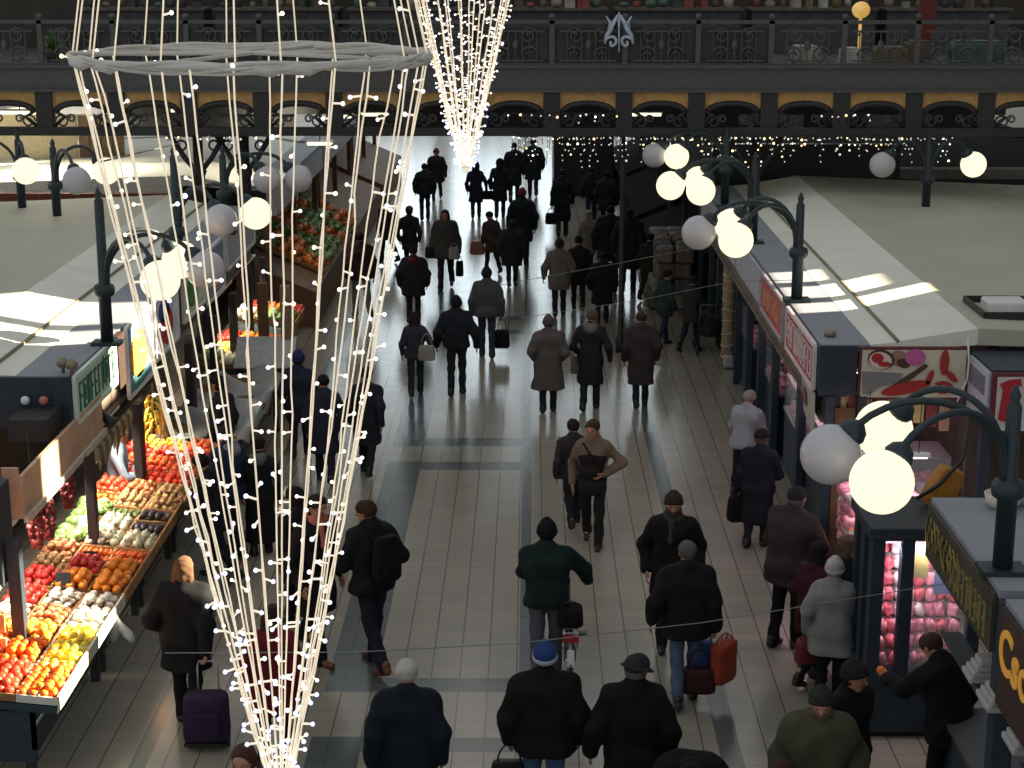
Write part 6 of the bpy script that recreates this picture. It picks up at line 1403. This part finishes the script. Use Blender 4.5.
# --- trolley bag
g = a12['fist'][1]; c_ = Vector((g.x + .02, g.y - .2, 0)); t = thing('trolley_bag', c_, 'dark purple shopping trolley behind the light haired person', 'trolley')
b = MB(); bag_mesh(b, c_ + Vector((0, 0, .08)), .45, .28, .46, Matrix.Rotation(.05, 3, 'Z'), .92); b.build('bag_body', cloth((48, 36, 62)), t)
b = MB(); bag_mesh(b, c_ + Vector((0, -.15, .14)), .32, .08, .26, Matrix.Identity(3), .92); b.build('front_pocket', cloth((44, 33, 56)), t)
b = MB(); b.box(c_ + Vector((0, 0, .07)), (.40, .26, .03)); b.build('base', blackp, t)
b = MB(); b.tube([c_ + Vector((-.1, .15, .1)), c_ + Vector((-.1, .17, .75)), g + Vector((-.07, 0, 0)), g + Vector((.07, 0, 0)), c_ + Vector((.1, .17, .75)), c_ + Vector((.1, .15, .1))], .010, 6); b.build('handle', mat('grey_metal', srgb(150, 150, 155), .4, .5), t)
for sx in (-.19, .19):
    b = MB(); b.tube([c_ + Vector((sx - .02, .02, .05)), c_ + Vector((sx + .02, .02, .05))], .05, 12); b.build('wheel', blackp, t)

# --- bicycle, pointing away from the camera
hb = (a5['fist'][0] + a5['fist'][1]) / 2
bx_, by_ = a5['base'].x + .24, a5['base'].y + .2
t = thing('bicycle', (bx_, by_, 0), 'bicycle with a black rear basket pushed by the man in dark green', 'bicycle')
Bk = lambda x, y, z: Vector((bx_ + x + z * .0, by_ + y, z))
for nm, y in (('rear_wheel', -.35), ('front_wheel', .72)):
    b = MB(); b.mat(0); b.tube([Bk(0, y + .325 * math.cos(a), .345 + .325 * math.sin(a)) for a in [2 * PI * k / 30 for k in range(30)]], .021, 7, closed=True)
    b.mat(1); b.tube([Bk(0, y + .295 * math.cos(a), .345 + .295 * math.sin(a)) for a in [2 * PI * k / 30 for k in range(30)]], .011, 5, closed=True); b.tube([Bk(-.05, y, .345), Bk(.05, y, .345)], .022, 8)
    for k in range(18): a = 2 * PI * k / 18; b.tube([Bk(.02 * (-1) ** k, y, .345), Bk(0, y + .29 * math.cos(a), .345 + .29 * math.sin(a))], .0022, 3)
    w = b.build(nm, [blackp, chrome], t)
    b = MB(); b.tube([Bk(0, y + .365 * math.cos(a), .345 + .365 * math.sin(a)) for a in [2.9 - 2.6 * k / 10 for k in range(11)]] if nm == 'rear_wheel' else [Bk(0, y + .365 * math.cos(a), .345 + .365 * math.sin(a)) for a in [.4 + 2.2 * k / 10 for k in range(11)]], .026, 6); b.build('mudguard', mat('silver_mudguard', srgb(120, 122, 126), .35, .4), t)
bf = mat('dark_bicycle_paint', srgb(40, 26, 28), .35)
b = MB(); S, Hd, BB = Bk(0, -.12, .80), Bk(0, .52, .84), Bk(0, .12, .30)
for p, q, r_ in ((S, BB, .017), (Hd, BB, .02), (Bk(0, -.08, .68), Bk(0, .54, .72), .018), (Bk(0, .50, .92), Bk(0, .60, .60), .02)): b.tube([p, q], r_, 8)
for sx in (-.055, .055): b.tube([BB + Vector((sx * .6, 0, 0)), Bk(sx, -.35, .345)], .010, 6); b.tube([Bk(sx * .3, -.1, .72), Bk(sx, -.35, .345)], .009, 6); b.tube([Bk(sx * .7, .60, .62), Bk(sx, .72, .345)], .012, 6)
b.build('frame', bf, t)
b = MB(); L_g, R_g = a5['fist'][0], a5['fist'][1]
b.tube([Bk(0, .50, .90), Bk(0, .47, 1.02)], .014, 6); b.tube([L_g + Vector((0, -.06, 0)), L_g + Vector((.05, .06, .01)), Bk(-.08, .49, 1.03), Bk(.08, .49, 1.03), R_g + Vector((-.05, .06, .01)), R_g + Vector((0, -.06, 0))], .012, 7); b.build('handlebar', chrome, t)
for gq in (L_g, R_g): b = MB(); b.tube([gq + Vector((0, .05, 0)), gq + Vector((0, -.07, 0))], .018, 8); b.build('grip', blackp, t)
b = MB(); b.ball(Bk(0, -.17, .86), 1, 12, 8, (.09, .14, .045)); b.tube([Bk(0, -.13, .7), Bk(0, -.16, .85)], .014, 6); b.build('saddle', blackp, t)
b = MB()
for sx in (-.07, .07): b.tube([Bk(sx, -.15, .74), Bk(sx, -.62, .74)], .008, 5); b.tube([Bk(sx, -.55, .74), Bk(sx * .8, -.35, .36)], .007, 5)
for k in range(4): b.tube([Bk(-.07, -.22 - .12 * k, .74), Bk(.07, -.22 - .12 * k, .74)], .007, 5)
b.build('luggage_rack', chrome, t)
b = MB(); b.box(Bk(0, -.63, .70), (.16, .03, .07)); b.build('rear_reflector', mat('red_reflector', srgb(150, 30, 34), .3), t)
b = MB(); b.box(Bk(0, -.71, .52), (.07, .015, .18)); b.build('number_plate', white, t)
b = MB(); b.tube([BB + Vector((-.1, 0, 0)), BB + Vector((.1, 0, 0))], .016, 6); b.tube([BB + Vector((.09, 0, 0)), BB + Vector((.09, -.05, .16))], .010, 5); b.tube([BB + Vector((-.09, 0, 0)), BB + Vector((-.09, .05, -.16))], .010, 5); b.lathe([(.09, -.004), (.09, .004)], BB + Vector((.07, 0, 0)), 18, Matrix.Rotation(PI / 2, 3, 'Y')); b.build('crankset', chrome, t)
for sg in (-1, 1): b = MB(); b.box(BB + Vector((sg * .14, -.05 * sg, .16 * sg)), (.10, .08, .025)); b.build('pedal', blackp, t)
tb = thing('basket_bag', Bk(0, -.36, .76), 'black bag strapped on the bicycle luggage rack', 'bag'); b = MB(); bag_mesh(b, Bk(0, -.36, .76), .27, .34, .17, Matrix.Identity(3), .9); b.build('bag_body', cloth((15, 15, 16)), tb)
b = MB(); b.tube([Bk(-.1, -.4, .95), Bk(-.05, -.4, 1.0), Bk(.05, -.4, 1.0), Bk(.1, -.4, .95)], .010, 5); b.build('handle', blackp, tb)
